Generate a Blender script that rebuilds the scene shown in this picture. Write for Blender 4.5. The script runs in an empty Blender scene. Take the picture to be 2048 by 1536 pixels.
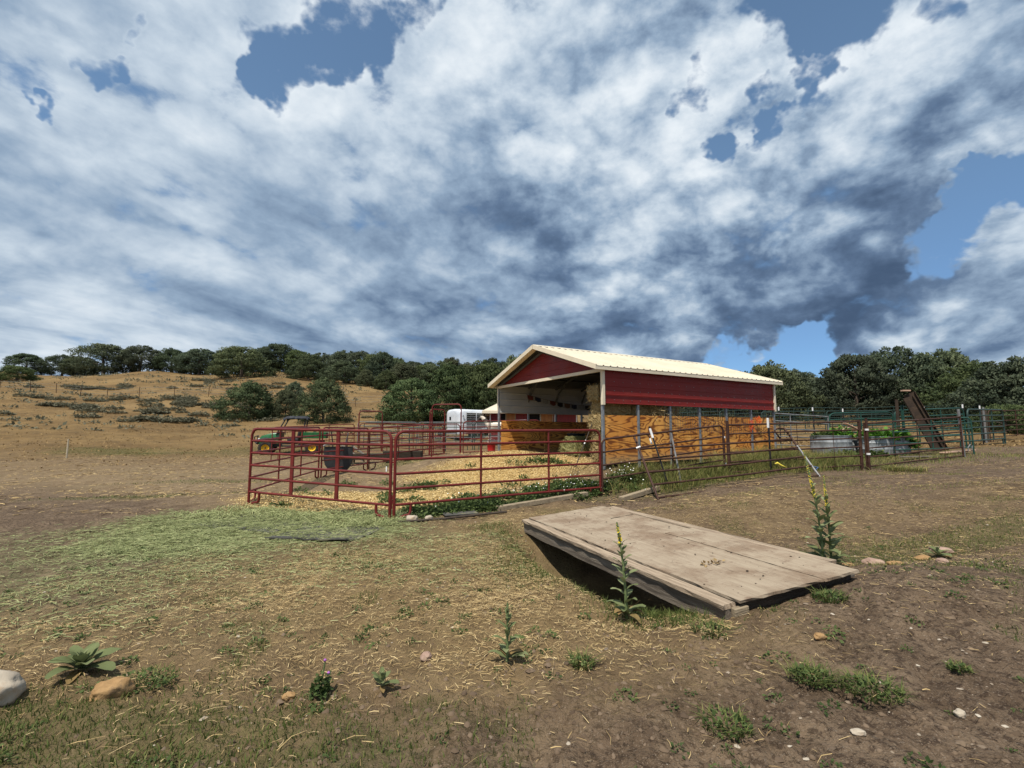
import bpy, bmesh, math, random
import numpy as np
from mathutils import Vector, Matrix, Euler, noise

R = math.radians
random.seed(7)
rng = np.random.default_rng(11)
scene = bpy.context.scene
C = scene.collection

# ------------------------------------------------------------------ camera
cam_d = bpy.data.cameras.new('camera')
cam = bpy.data.objects.new('camera', cam_d)
C.objects.link(cam)
cam.location = (0, 0, 1.55)
cam.rotation_euler = (R(90) + 0.103, 0, 0)
cam_d.sensor_width = 36.0
cam_d.lens = 980.0 / 2048.0 * 36.0
cam_d.clip_start = 0.05
cam_d.clip_end = 3000
scene.camera = cam

# ------------------------------------------------------------------ sun, sky, exposure
SUN_DIR = Vector((-0.22, -0.40, 0.89)).normalized()      # towards the sun: behind and left of the camera, high
SUN_EL = math.asin(SUN_DIR.z)
SUN_AZ = math.atan2(SUN_DIR.x, SUN_DIR.y)
sun_d = bpy.data.lights.new('sun', 'SUN')
sun_d.energy = 5.0
sun_d.angle = R(0.55)
sun_d.color = (1.0, 0.93, 0.81)
sun = bpy.data.objects.new('sun', sun_d)
C.objects.link(sun)
sun.rotation_euler = SUN_DIR.to_track_quat('Z', 'Y').to_euler()
sun.location = (-20, -30, 60)

scene.view_settings.view_transform = 'Standard'
scene.view_settings.look = 'None'
scene.view_settings.exposure = 0.1
scene.view_settings.gamma = 1.0
scene.view_settings.use_curve_mapping = False
scene.cycles.use_denoising = True
scene.cycles.max_bounces = 6
scene.cycles.diffuse_bounces = 3
scene.cycles.transparent_max_bounces = 8
scene.cycles.use_adaptive_sampling = True

world = bpy.data.worlds.new('World')
scene.world = world
world.use_nodes = True


class NT:
    """small helper to write node trees as expressions"""
    def __init__(self, tree):
        self.t = tree
        self.t.nodes.clear()

    def node(self, typ, **kw):
        n = self.t.nodes.new(typ)
        for k, v in kw.items():
            setattr(n, k, v)
        return n

    def link(self, a, b):
        self.t.links.new(a, b)

    def put(self, sock, v):
        if hasattr(v, 'is_linked') or isinstance(v, bpy.types.NodeSocket):
            self.t.links.new(v, sock)
        elif v is not None:
            if isinstance(v, (tuple, list)) and len(v) == 3 and len(getattr(sock, 'default_value', (0, 0, 0))) == 4:
                v = (*v, 1.0)
            sock.default_value = v

    def m(self, op, a, b=None, c=None, clamp=False):
        n = self.node('ShaderNodeMath', operation=op, use_clamp=clamp)
        for i, v in enumerate((a, b, c)):
            if v is not None:
                self.put(n.inputs[i], v)
        return n.outputs[0]

    def v(self, op, a, b=None, s=None):
        n = self.node('ShaderNodeVectorMath', operation=op)
        self.put(n.inputs[0], a)
        if b is not None:
            self.put(n.inputs[1], b)
        if s is not None:
            self.put(n.inputs['Scale'], s)
        return n.outputs['Value'] if op in ('DOT_PRODUCT', 'LENGTH', 'DISTANCE') else n.outputs[0]

    def sep(self, a):
        n = self.node('ShaderNodeSeparateXYZ')
        self.put(n.inputs[0], a)
        return n.outputs

    def comb(self, x=0.0, y=0.0, z=0.0):
        n = self.node('ShaderNodeCombineXYZ')
        for i, q in enumerate((x, y, z)):
            self.put(n.inputs[i], q)
        return n.outputs[0]

    def noise(self, vec=None, scale=5.0, detail=4.0, rough=0.5, dist=0.0, lac=2.0, color=False, dims='3D'):
        n = self.node('ShaderNodeTexNoise', noise_dimensions=dims)
        if vec is not None:
            self.put(n.inputs['Vector'], vec)
        self.put(n.inputs['Scale'], scale)
        self.put(n.inputs['Detail'], detail)
        self.put(n.inputs['Roughness'], rough)
        self.put(n.inputs['Lacunarity'], lac)
        self.put(n.inputs['Distortion'], dist)
        return n.outputs['Color'] if color else n.outputs[0]

    def voronoi(self, vec=None, scale=5.0, feature='F1', out='Distance', rand=1.0, detail=0.0):
        n = self.node('ShaderNodeTexVoronoi', feature=feature)
        self.put(n.inputs['Detail'], detail)
        if vec is not None:
            self.put(n.inputs['Vector'], vec)
        self.put(n.inputs['Scale'], scale)
        self.put(n.inputs['Randomness'], rand)
        return n.outputs[out]

    def remap(self, x, a, b, c=0.0, d=1.0, smooth=True):
        n = self.node('ShaderNodeMapRange', interpolation_type='SMOOTHSTEP' if smooth else 'LINEAR')
        n.clamp = True
        self.put(n.inputs['Value'], x)
        for i, q in ((1, a), (2, b), (3, c), (4, d)):
            self.put(n.inputs[i], q)
        return n.outputs[0]

    def mix(self, f, a, b, mode='MIX'):
        n = self.node('ShaderNodeMix', data_type='RGBA', blend_type=mode)
        n.clamp_factor = True
        self.put(n.inputs[0], f)
        self.put(n.inputs[6], a)
        self.put(n.inputs[7], b)
        return n.outputs[2]

    def ramp(self, f, stops):
        n = self.node('ShaderNodeValToRGB')
        cr = n.color_ramp
        while len(cr.elements) < len(stops):
            cr.elements.new(0.5)
        for e, (p, col) in zip(cr.elements, stops):
            e.position = p
            e.color = (*col, 1.0)
        self.put(n.inputs[0], f)
        return n.outputs[0]


def sky_dir(px, py):
    """direction of a cloud seen at that place of the photograph"""
    u, v = (px - 1024) / 980.0, (768 - py) / 980.0
    c, s = math.cos(0.103), math.sin(0.103)
    return Vector((u, c - v * s, s + v * c)).normalized()


def build_sky():
    T = NT(world.node_tree)
    out = T.node('ShaderNodeOutputWorld')
    bg = T.node('ShaderNodeBackground')
    T.link(bg.outputs[0], out.inputs[0])
    bg.inputs['Strength'].default_value = 0.1
    world.cycles.sampling_method = 'MANUAL'
    world.cycles.sample_map_resolution = 256
    sky = T.node('ShaderNodeTexSky', sky_type='NISHITA')
    sky.sun_disc = False
    sky.sun_elevation = SUN_EL
    sky.sun_rotation = SUN_AZ
    sky.altitude = 2200
    sky.air_density = 1.0
    sky.dust_density = 0.6
    sky.ozone_density = 1.5
    tc = T.node('ShaderNodeTexCoord')
    d = tc.outputs['Generated']
    x, y, z = T.sep(d)
    # a cloud layer overhead: the direction meets a slightly curved sheet of cloud
    zz = T.m('ADD', T.m('MAXIMUM', z, 0.0), 0.17)
    a = R(24)                                       # the bands of cloud run towards this heading
    xr = T.m('SUBTRACT', T.m('MULTIPLY', x, math.cos(a)), T.m('MULTIPLY', y, math.sin(a)))
    yr = T.m('ADD', T.m('MULTIPLY', x, math.sin(a)), T.m('MULTIPLY', y, math.cos(a)))
    px = T.m('DIVIDE', xr, zz)
    py = T.m('DIVIDE', yr, zz)
    P = T.comb(px, T.m('MULTIPLY', py, 0.5), 3.3)
    Pi = T.comb(px, T.m('MULTIPLY', py, 0.85), 7.1)
    # domain warp
    w = T.v('SUBTRACT', T.noise(Pi, 1.1, 3, 0.5, color=True), (0.5, 0.5, 0.5))
    Pw = T.v('ADD', P, T.v('SCALE', w, s=0.55))
    Pj = T.v('ADD', Pi, T.v('SCALE', w, s=0.35))
    # slightly wobbled direction for the large shapes
    wd = T.v('SUBTRACT', T.noise(d, 5.0, 5, 0.6, color=True), (0.5, 0.5, 0.5))
    dw = T.v('NORMALIZE', T.v('ADD', d, T.v('SCALE', wd, s=0.38)))

    def blob(px_, py_, rad, amt):
        c = T.v('DOT_PRODUCT', dw, tuple(sky_dir(px_, py_)))
        r = rad / 980.0 * (1.0 / (1.0 + ((px_ - 1024) ** 2 + (py_ - 768) ** 2) / 980.0 ** 2)) ** 0.8
        return T.remap(c, math.cos(r * 1.7), 1.0, 0.0, amt)

    def total(lst):
        acc = None
        for q in lst:
            b = blob(*q)
            acc = b if acc is None else T.m('ADD', acc, b)
        return acc

    # clear gaps between the clouds
    gaps = total([(610, 120, 64, .85), (690, 45, 82, .8), (540, 40, 66, .65), (820, 25, 44, .5), (175, 40, 30, .42), (70, 140, 18, .35),
                  (1560, 60, 76, .9), (1690, 45, 80, .8), (1590, 150, 46, .55), (1920, 20, 60, .6),
                  (1350, 165, 34, .5), (1470, 250, 48, .75), (1600, 200, 40, .5),
                  (1955, 460, 74, .9), (2000, 385, 50, .65), (1480, 690, 44, .8), (1570, 706, 48, .85), (1660, 715, 42, .7)])
    # shaded undersides
    darks = total([(1580, 605, 190, .85), (1720, 610, 120, .4), (1250, 510, 200, .26), (1000, 580, 240, .20), (800, 650, 240, .24),
                   (1090, 400, 150, .10), (1790, 350, 150, .40), (1990, 630, 110, .36), (500, 655, 110, .25), (30, 250, 90, .25), (420, 420, 200, .12)])
    lights = total([(780, 130, 170, .30), (1040, 140, 170, .22), (580, 230, 170, .20), (1290, 310, 140, .34), (1430, 120, 110, .2),
                    (1690, 140, 110, .3), (1900, 110, 140, .34), (1560, 320, 130, .25), (1460, 440, 70, .55), (1380, 640, 60, .3), (1880, 690, 120, .25),
                    (250, 130, 190, .1), (1210, 550, 60, .25), (150, 660, 150, .1)])
    # cover: how much cloud stands in this direction
    big = T.noise(Pw, 0.8, 7, 0.56)
    Pd = T.v('ADD', T.v('MULTIPLY', d, (1.0, 1.0, 1.7)), T.v('SCALE', w, s=0.12))
    fine = T.noise(Pd, 6.0, 8, 0.61)
    wp = T.v('SUBTRACT', T.noise(d, 14.0, 3, 0.5, color=True), (0.5, 0.5, 0.5))
    puff = T.m('SUBTRACT', 0.42, T.voronoi(T.v('ADD', Pd, T.v('SCALE', wp, s=0.07)), 9.0, detail=2.5))
    cover = T.m('ADD', T.m('MULTIPLY', T.m('SUBTRACT', big, 0.5), 1.3), T.m('MULTIPLY', T.m('SUBTRACT', fine, 0.5), 2.0))
    cover = T.m('ADD', cover, T.m('MULTIPLY', puff, 0.55))
    cover = T.m('SUBTRACT', T.m('ADD', cover, 0.96), gaps)
    alpha = T.remap(cover, -0.10, 0.38)
    thick = T.remap(cover, 0.05, 0.95)
    # relief: the same cloud field read a little way towards the sun
    sd = (SUN_DIR.x * math.cos(a) - SUN_DIR.y * math.sin(a), SUN_DIR.x * math.sin(a) + SUN_DIR.y * math.cos(a))
    off = (sd[0] * 0.20, sd[1] * 0.16, 0.0)
    bigs = T.noise(T.v('ADD', Pw, off), 0.8, 5, 0.56)
    fines = T.noise(T.v('ADD', Pd, (SUN_DIR.x * 0.03, SUN_DIR.y * 0.03, 0.05)), 6.0, 6, 0.61)
    relief = T.m('ADD', T.m('MULTIPLY', T.m('SUBTRACT', big, bigs), 1.7), T.m('MULTIPLY', T.m('SUBTRACT', fine, fines), T.remap(x, -0.45, 0.35, 0.7, 1.4)))
    # streaks along the bands
    st = T.noise(T.v('ADD', T.comb(T.m('MULTIPLY', px, 1.7), T.m('MULTIPLY', py, 0.40), 1.7), T.v('SCALE', w, s=0.25)), 1.4, 5, 0.5)
    lump = T.noise(T.v('ADD', Pi, (5.2, 1.3, 0.0)), 1.5, 5, 0.52)
    tone = T.m('ADD', T.m('ADD', T.remap(x, -0.6, 0.1, 0.68, 0.77), relief), T.m('MULTIPLY', T.m('SUBTRACT', st, 0.5), 0.8))
    tone = T.m('ADD', tone, T.m('MULTIPLY', T.m('SUBTRACT', lump, 0.5), 0.45))
    tone = T.m('ADD', tone, T.m('MULTIPLY', puff, T.remap(x, -0.5, 0.3, 0.25, 0.5)))
    tone = T.m('SUBTRACT', tone, T.m('MULTIPLY', thick, 0.10))
    tone = T.m('SUBTRACT', T.m('ADD', tone, T.m('MULTIPLY', lights, 0.55)), T.m('MULTIPLY', darks, 0.33))
    tone = T.remap(tone, -0.26, 1.08)
    col = T.ramp(tone, [(0.0, (0.06, 0.10, 0.175)), (0.22, (0.122, 0.188, 0.30)), (0.48, (0.28, 0.38, 0.51)),
                        (0.74, (0.53, 0.62, 0.715)), (1.0, (0.80, 0.855, 0.90))])
    colr = T.v('SCALE', col, s=10.0)
    skyc = T.v('MULTIPLY', sky.outputs[0], T.mix(T.remap(z, 0.0, 0.55), (0.62, 0.84, 1.05), (1.55, 1.65, 1.5)))
    final = T.mix(alpha, skyc, colr)
    T.link(final, bg.inputs[0])


build_sky()

# ------------------------------------------------------------------ noise and terrain height
def _hash(ix, iy, seed):
    h = (ix.astype(np.int64) * 374761393 + iy.astype(np.int64) * 668265263 + seed * 1442695041) & 0x7fffffff
    h = ((h ^ (h >> 13)) * 1274126177) & 0x7fffffff
    return ((h ^ (h >> 16)) & 0xffff) / 65535.0


def vnoise(x, y, seed=0):
    x0, y0 = np.floor(x), np.floor(y)
    fx, fy = x - x0, y - y0
    fx, fy = fx * fx * (3 - 2 * fx), fy * fy * (3 - 2 * fy)
    a, b = _hash(x0, y0, seed), _hash(x0 + 1, y0, seed)
    c, d = _hash(x0, y0 + 1, seed), _hash(x0 + 1, y0 + 1, seed)
    return (a * (1 - fx) + b * fx) * (1 - fy) + (c * (1 - fx) + d * fx) * fy


def fbm(x, y, octv=4, seed=0, gain=0.5):
    x, y = np.asarray(x, float), np.asarray(y, float)
    s, a, t = 0.0, 1.0, 0.0
    for i in range(octv):
        s = s + a * vnoise(x * 2 ** i + 17.3 * i, y * 2 ** i - 9.1 * i, seed + i)
        t += a
        a *= gain
    return s / t


def sstep(x, a, b):
    t = np.clip((x - a) / (b - a), 0, 1)
    return t * t * (3 - 2 * t)


# surveyed spot heights (x right, y away from the camera, z up; the camera stands at 0, 0)
SPOTS = np.array([
    (0, 0, .06), (-3, 0.5, .06), (3, 0.5, .12), (0, -6, .05), (-8, -6, .05), (8, -6, .2), (0, 2.2, .07), (-2.4, 3, .07), (-5, 4, .05), (2.2, 2.4, .14), (4, 2.5, .2),
    (1.4, 3.2, .14), (1.78, 3.72, .17), (2.9, 4.15, .335), (2.3, 3.9, .25), (3.4, 4.5, .34), (2.4, 3.3, .2), (3.2, 3.6, .3), (-.3, 3.4, .09), (0.4, 4.5, .10), (-1.5, 5.5, .05), (-4, 6.5, .04), (-8, 8, .08), (-2.1, 8.7, .08), (-5.4, 10.2, .14), (2.0, 11.2, .14),
    (0.0, 9.9, .11), (1.6, 9.5, .16), (0.1, 8.3, .10), (3.1, 5.2, .2), (4.2, 5.9, .2), (5.6, 6.2, .3), (7, 6.5, .45), (6, 3.5, .35), (9, 5, .6), (3.2, 8.5, .28), (5, 9, .42), (8, 9.5, .58), (11, 10, .78), (14, 11, .95), (20, 10, 1.2), (14, 6, 1.0),
    (3.1, 10.6, .19), (5.5, 12.5, .45), (7.7, 12.3, .5), (9.9, 13.8, .56), (14.1, 15.4, .80), (18, 16, 1.05), (25, 18, 1.3),
    (2.31, 12.5, .74), (1.2, 13.0, .66), (.4, 14.4, .88), (-.5, 15.4, .92), (-2.4, 15.5, .42), (-2.2, 13.0, .26), (0, 12.2, .30), (-2.43, 17.26, .88), (3.9, 20.95, .88), (8.63, 16.19, .86), (3, 16.8, .86), (6.5, 14.0, .66), (5, 14.05, .70),
    (-5.8, 15, .24), (-5.2, 18, .32), (-3, 21.6, .52), (-1.5, 20, .72), (-9, 16, .22), (-14, 14, .16), (-20, 12, .2), (-12, 26, .5), (-7.5, 26, .62), (-21.6, 24, .42), (-30, 22, .5),
    (-3.6, 37, 1.15), (0, 34, 1.05), (4, 34, 1.2), (-1.3, 30, .9), (-10, 34, 1.15), (-25, 35, 1.35), (-40, 33, 1.7), (-18, 47, 2.75), (-27, 50, 3.2), (-24, 52, 3.5), (-45, 48, 4.0), (-8, 46, 2.7), (-4, 48, 2.8), (3, 50, 3.3),
    (-27, 62, 5.6), (-55, 66, 6.8), (-20, 64, 5.4), (-38, 70, 7.3), (-80, 62, 7.4), (-10, 62, 5.5), (2, 70, 6.5), (-87, 85, 10.9), (-60, 88, 11.6), (-40, 88, 11.3), (-20, 86, 9.6), (-110, 104, 15.4), (-80, 108, 15.8), (-52, 108, 15.8), (-28, 106, 13.6), (-8, 102, 11.2), (10, 95, 9.2),
    (12, 18.4, .78), (16, 18.3, .95), (20, 22, 1.15), (24, 24, 1.2), (12, 28, 1.25), (25, 34, 1.75), (36, 34, 1.9), (14, 40, 1.9), (28, 48, 2.9), (24, 60, 3.4), (45, 50, 3.3), (40, 66, 4.2), (20, 75, 5.0), (60, 70, 5.0),
    (-150, 150, 15), (-60, 160, 16), (0, 150, 12), (60, 150, 8), (150, 130, 8), (0, 400, 12), (-300, 300, 15), (300, 300, 9), (-300, 40, 9), (-120, 20, 3.5), (120, 20, 3), (300, 40, 6), (0, -60, 0), (-100, -100, 0), (100, -100, 2), (0, -400, 0), (400, -300, 2), (-400, -300, 2)], float)


def _pol(x, y):
    r = np.sqrt(x * x + y * y)
    w = np.log1p(r / 3.0)
    a = np.arctan2(x, y + 1e-9)
    return np.stack([w * np.sin(a), w * np.cos(a)], -1)


_Q = _pol(SPOTS[:, 0], SPOTS[:, 1])


def _ker(p, q):
    return np.sqrt(((p[:, None, :] - q[None, :, :]) ** 2).sum(-1) + 0.004)


_n = len(SPOTS)
_A = np.zeros((_n + 1, _n + 1))
_A[:_n, :_n] = _ker(_Q, _Q) - np.eye(_n) * 0.012
_A[:_n, _n] = _A[_n, :_n] = 1
_Wt = np.linalg.solve(_A, np.append(SPOTS[:, 2], 0))

# deck frame: corner nearest the camera, unit vectors across and along
DECK_O = np.array((1.63, 3.92))
DECK_U = np.array((math.cos(0.364), math.sin(0.364)))
DECK_V = np.array((-math.sin(0.364), math.cos(0.364)))
DECK_W, DECK_L = 1.56, 4.13


def height(x, y, fine=True):
    x, y = np.atleast_1d(np.asarray(x, float)), np.atleast_1d(np.asarray(y, float))
    z = np.empty_like(x)
    for i in range(0, len(x), 20000):
        z[i:i + 20000] = _ker(_pol(x[i:i + 20000], y[i:i + 20000]), _Q) @ _Wt[:_n] + _Wt[_n]
    # ditch below the deck, running out as a shallow swale on the right
    s = (x - DECK_O[0]) * DECK_U[0] + (y - DECK_O[1]) * DECK_U[1]
    t = (x - DECK_O[0]) * DECK_V[0] + (y - DECK_O[1]) * DECK_V[1]
    tc = 2.2 - 0.25 * np.clip(s - 1.5, 0, 9)
    prof = np.exp(-np.abs((t - tc) / 1.5) ** 3.2)
    along = np.where(s < 0.5, sstep(s, -0.70, -0.04), 1 - 0.72 * sstep(s, 1.3, 2.3) - 0.28 * sstep(s, 4.5, 9))
    z = z - 0.60 * prof * along
    if fine:
        r = np.sqrt(x * x + y * y)
        k = np.clip(r / 9, .35, 2.2)
        z = z + (fbm(x * .55, y * .55, 3, 5) - .5) * .10 * k
        near = 1 - sstep(r, 9, 18)
        z = z + near * ((fbm(x * 3.1, y * 3.1, 4, 9, .6) - .5) * .085 + (fbm(x * 8, y * 8, 3, 19, .65) - .5) * .055 * (1 - sstep(r, 4, 9)) - np.clip(fbm(x * 5.5, y * 5.5, 2, 31) - .62, 0, 1) * .10)
    return z


def gz(x, y):
    return float(height(x, y)[0])


# ------------------------------------------------------------------ object helpers
class MB:
    """collects shapes into one mesh"""
    def __init__(self):
        self.v, self.f = [], []

    def add(self, vs, fs):
        o = len(self.v)
        self.v.extend([tuple(p) for p in vs])
        self.f.extend([tuple(i + o for i in f) for f in fs])
        return self

    def box(self, c, s, rot=None, taper=1.0):
        hx, hy, hz = s[0] / 2, s[1] / 2, s[2] / 2
        vs = [Vector((sx * hx * (taper if sz > 0 else 1), sy * hy * (taper if sz > 0 else 1), sz * hz)) for sz in (-1, 1) for sy in (-1, 1) for sx in (-1, 1)]
        if rot is not None:
            m = rot.to_matrix() if isinstance(rot, Euler) else rot
            vs = [m @ p for p in vs]
        c = Vector(c)
        return self.add([p + c for p in vs], [(0, 2, 3, 1), (4, 5, 7, 6), (0, 1, 5, 4), (2, 6, 7, 3), (0, 4, 6, 2), (1, 3, 7, 5)])

    def bbox(self, c, s, b=0.01, rot=None):
        """box with bevelled edges"""
        bm = bmesh.new()
        bmesh.ops.create_cube(bm, size=1)
        for q in bm.verts:
            q.co = Vector((q.co.x * s[0], q.co.y * s[1], q.co.z * s[2]))
        bmesh.ops.bevel(bm, geom=bm.edges[:], offset=min(b, min(s) * .45), segments=2, affect='EDGES', profile=.5)
        m = (rot.to_matrix() if isinstance(rot, Euler) else rot) if rot is not None else Matrix.Identity(3)
        bm.verts.index_update()
        vs = [m @ q.co + Vector(c) for q in bm.verts]
        fs = [[q.index for q in f.verts] for f in bm.faces]
        bm.free()
        return self.add(vs, fs)

    def tube(self, pts, r, n=8, caps=True):
        pts = [Vector(p) for p in pts]
        rs = list(r) if isinstance(r, (list, tuple)) else [r] * len(pts)
        rings = []
        ref = None
        for i, p in enumerate(pts):
            a = pts[max(i - 1, 0)]
            b = pts[min(i + 1, len(pts) - 1)]
            t = (b - a).normalized()
            if ref is None:
                ref = Vector((0, 0, 1)) if abs(t.z) < .9 else Vector((1, 0, 0))
            u = t.cross(ref)
            if u.length < 1e-5:
                u = t.cross(Vector((0, 1, 0)))
            u.normalize()
            w = u.cross(t).normalized()
            ref = w
            rings.append([p + (u * math.cos(2 * math.pi * k / n) + w * math.sin(2 * math.pi * k / n)) * rs[i] for k in range(n)])
        vs = [q for ring in rings for q in ring]
        fs = []
        for i in range(len(rings) - 1):
            for k in range(n):
                k2 = (k + 1) % n
                fs.append((i * n + k, i * n + k2, (i + 1) * n + k2, (i + 1) * n + k))
        if caps:
            fs.append(tuple(range(n))[::-1])
            fs.append(tuple((len(rings) - 1) * n + k for k in range(n)))
        return self.add(vs, fs)

    def lathe(self, prof, n=20, sx=1.0, sy=1.0, c=(0, 0, 0)):
        vs, fs = [], []
        for (r, z) in prof:
            for k in range(n):
                a = 2 * math.pi * k / n
                vs.append((c[0] + r * sx * math.cos(a), c[1] + r * sy * math.sin(a), c[2] + z))
        for i in range(len(prof) - 1):
            for k in range(n):
                k2 = (k + 1) % n
                fs.append((i * n + k, i * n + k2, (i + 1) * n + k2, (i + 1) * n + k))
        return self.add(vs, fs)

    def prism(self, poly, d, axis='y', at=0.0):
        """polygon (a, b) extruded by d along an axis from at"""
        n = len(poly)
        mk = {'y': lambda a, b, e: (a, e, b), 'x': lambda a, b, e: (e, a, b), 'z': lambda a, b, e: (a, b, e)}[axis]
        vs = [mk(a, b, at) for a, b in poly] + [mk(a, b, at + d) for a, b in poly]
        fs = [tuple(range(n)), tuple(range(2 * n - 1, n - 1, -1))]
        fs += [(i, i + n, (i + 1) % n + n, (i + 1) % n) for i in range(n)]
        return self.add(vs, fs)

    def build(self, name, mat, parent=None, smooth=False, loc=None):
        me = bpy.data.meshes.new(name)
        me.from_pydata(self.v, [], self.f)
        me.validate()
        bm = bmesh.new()
        bm.from_mesh(me)
        bmesh.ops.recalc_face_normals(bm, faces=bm.faces)
        bm.to_mesh(me)
        bm.free()
        return obj(name, me, mat, parent, smooth, loc)


def obj(name, me, mat, parent=None, smooth=False, loc=None):
    o = bpy.data.objects.new(name, me)
    if mat is not None:
        me.materials.clear()
        me.materials.append(M[mat] if isinstance(mat, str) else mat)
    if smooth:
        me.polygons.foreach_set('use_smooth', [True] * len(me.polygons))
        if smooth != 'all':
            try:
                me.set_sharp_from_angle(angle=R(40))
            except Exception:
                pass
    C.objects.link(o)
    if parent is not None:
        o.parent = parent
    if loc is not None:
        o.location = loc
    return o


def np_mesh(name, verts, faces, mat, parent=None, attrs=None, smooth=False):
    """faces: int array (n,3) or (n,4)"""
    me = bpy.data.meshes.new(name)
    verts = np.ascontiguousarray(verts, dtype=np.float32)
    faces = np.ascontiguousarray(faces, dtype=np.int32)
    nf, k = faces.shape
    me.vertices.add(len(verts))
    me.vertices.foreach_set('co', verts.ravel())
    me.loops.add(nf * k)
    me.loops.foreach_set('vertex_index', faces.ravel())
    me.polygons.add(nf)
    me.polygons.foreach_set('loop_start', np.arange(0, nf * k, k, dtype=np.int32))
    me.update(calc_edges=True)
    if attrs:
        for an, (typ, dom, arr) in attrs.items():
            at = me.attributes.new(an, typ, dom)
            at.data.foreach_set('color' if 'COLOR' in typ else 'value', np.ascontiguousarray(arr, dtype=np.float32).ravel())
    return obj(name, me, mat, parent, 'all' if smooth else False)


def tag(o, label=None, cat=None, group=None, kind=None):
    for k, q in (('label', label), ('category', cat), ('group', group), ('kind', kind)):
        if q:
            o[k] = q
    return o


def thing(name, label, cat, loc=(0, 0, 0), rotz=0.0, group=None):
    o = bpy.data.objects.new(name, None)
    o.empty_display_size = .2
    C.objects.link(o)
    o.location = loc
    o.rotation_euler = (0, 0, rotz)
    return tag(o, label, cat, group)


def copy_tree(o, parent=None):
    c = o.copy()
    C.objects.link(c)
    if parent is not None:
        c.parent = parent
    for ch in list(o.children):
        copy_tree(ch, c)
    return c


# ------------------------------------------------------------------ materials
M = {}


def new_mat(name):
    m = bpy.data.materials.new(name)
    m.use_nodes = True
    T = NT(m.node_tree)
    out = T.node('ShaderNodeOutputMaterial')
    b = T.node('ShaderNodeBsdfPrincipled')
    T.link(b.outputs[0], out.inputs[0])
    M[name] = m
    T.b = b
    T.out = out
    return T


def mk(name, c1, c2=None, scale=6.0, rough=0.6, metal=0.0, bump=0.0, bscale=None, stretch=(1, 1, 1), spec=0.3, c3=None, c3amt=.5, c3scale=2.0, detail=5):
    """two-tone noise material with an optional third colour in patches (rust, dirt)"""
    T = new_mat(name)
    co = T.node('ShaderNodeTexCoord').outputs['Object']
    vec = T.v('MULTIPLY', co, stretch)
    c2 = c2 or tuple(min(1, q * 1.25) for q in c1)
    n = T.noise(vec, scale, detail, .6)
    col = T.mix(T.remap(n, .34, .66), c1, c2)
    if c3:
        n2 = T.noise(vec, c3scale, 6, .65)
        col = T.mix(T.m('MULTIPLY', T.remap(n2, .52, .66), c3amt), col, c3)
    T.put(T.b.inputs['Base Color'], col)
    T.put(T.b.inputs['Roughness'], T.remap(n, .3, .7, max(0.02, rough - .1), min(1, rough + .1)))
    T.put(T.b.inputs['Metallic'], metal)
    T.put(T.b.inputs['Specular IOR Level'], spec)
    if bump:
        bn = T.node('ShaderNodeBump')
        bn.inputs['Strength'].default_value = min(1.0, bump)
        bn.inputs['Distance'].default_value = .02
        T.put(bn.inputs['Height'], T.noise(vec, bscale or scale * 4, 6, .6))
        T.link(bn.outputs[0], T.b.inputs['Normal'])
    return T


mk('red_paint', (.112, .012, .011), (.155, .019, .016), 3, .5, spec=.3, c3=(.10, .035, .025), c3amt=.5, c3scale=7)
mk('brown_rust', (.040, .020, .015), (.070, .034, .024), 8, .65, spec=.2, c3=(.105, .052, .032), c3amt=.7, c3scale=5, bump=.2)
mk('grey_steel', (.16, .165, .17), (.25, .255, .26), 5, .5, .25, c3=(.13, .07, .04), c3amt=.5, c3scale=4)
mk('green_paint', (.009, .044, .034), (.014, .064, .048), 4, .45, spec=.4)
mk('dark_green_panel', (.018, .042, .038), (.03, .06, .052), 4, .55)
mk('galv_post', (.20, .22, .245), (.29, .31, .335), 9, .45, .35)
mk('dark_frame', (.045, .05, .055), (.07, .075, .08), 9, .5, .3)
mk('siding_red', (.175, .014, .012), (.205, .019, .016), 1.2, .5, spec=.25, c3=(.21, .05, .04), c3amt=.22, c3scale=2.2)
mk('siding_white', (.36, .375, .39), (.43, .44, .45), 1.5, .5, spec=.4, c3=(.45, .43, .4), c3amt=.4, c3scale=3)
mk('cream_trim', (.66, .58, .44), (.74, .66, .52), 2, .45, spec=.4, c3=(.45, .38, .28), c3amt=.3, c3scale=4)
mk('roof_cream', (.54, .485, .375), (.60, .545, .43), 1.2, .5, spec=.35, c3=(.62, .55, .42), c3amt=.3, c3scale=1.7)
mk('barn_red_board', (.15, .022, .026), (.20, .034, .036), 2, .7, stretch=(6, 6, .6))
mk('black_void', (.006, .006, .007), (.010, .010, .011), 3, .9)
mk('door_wood', (.22, .09, .03), (.36, .16, .055), 3, .7, stretch=(5, 5, .5))
mk('white_trim', (.66, .65, .62), (.75, .74, .72), 3, .6)
mk('weathered_wood', (.20, .15, .105), (.35, .275, .20), 7, .85, bump=.6, bscale=30, stretch=(.35, 5, 5), c3=(.10, .075, .055), c3amt=.7, c3scale=3)
mk('grey_wood', (.14, .12, .098), (.24, .21, .175), 6, .88, bump=.7, bscale=26, stretch=(.3, 5, 6), c3=(.075, .06, .048), c3amt=.7, c3scale=2.5)
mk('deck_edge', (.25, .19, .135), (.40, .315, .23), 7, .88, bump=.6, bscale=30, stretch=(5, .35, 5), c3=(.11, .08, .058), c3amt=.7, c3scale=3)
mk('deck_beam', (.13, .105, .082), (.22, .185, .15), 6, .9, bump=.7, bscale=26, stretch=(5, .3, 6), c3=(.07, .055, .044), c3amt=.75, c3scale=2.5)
mk('dark_wood', (.045, .035, .028), (.085, .066, .05), 6, .9, bump=.7, bscale=30, stretch=(.4, 5, 5))
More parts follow.
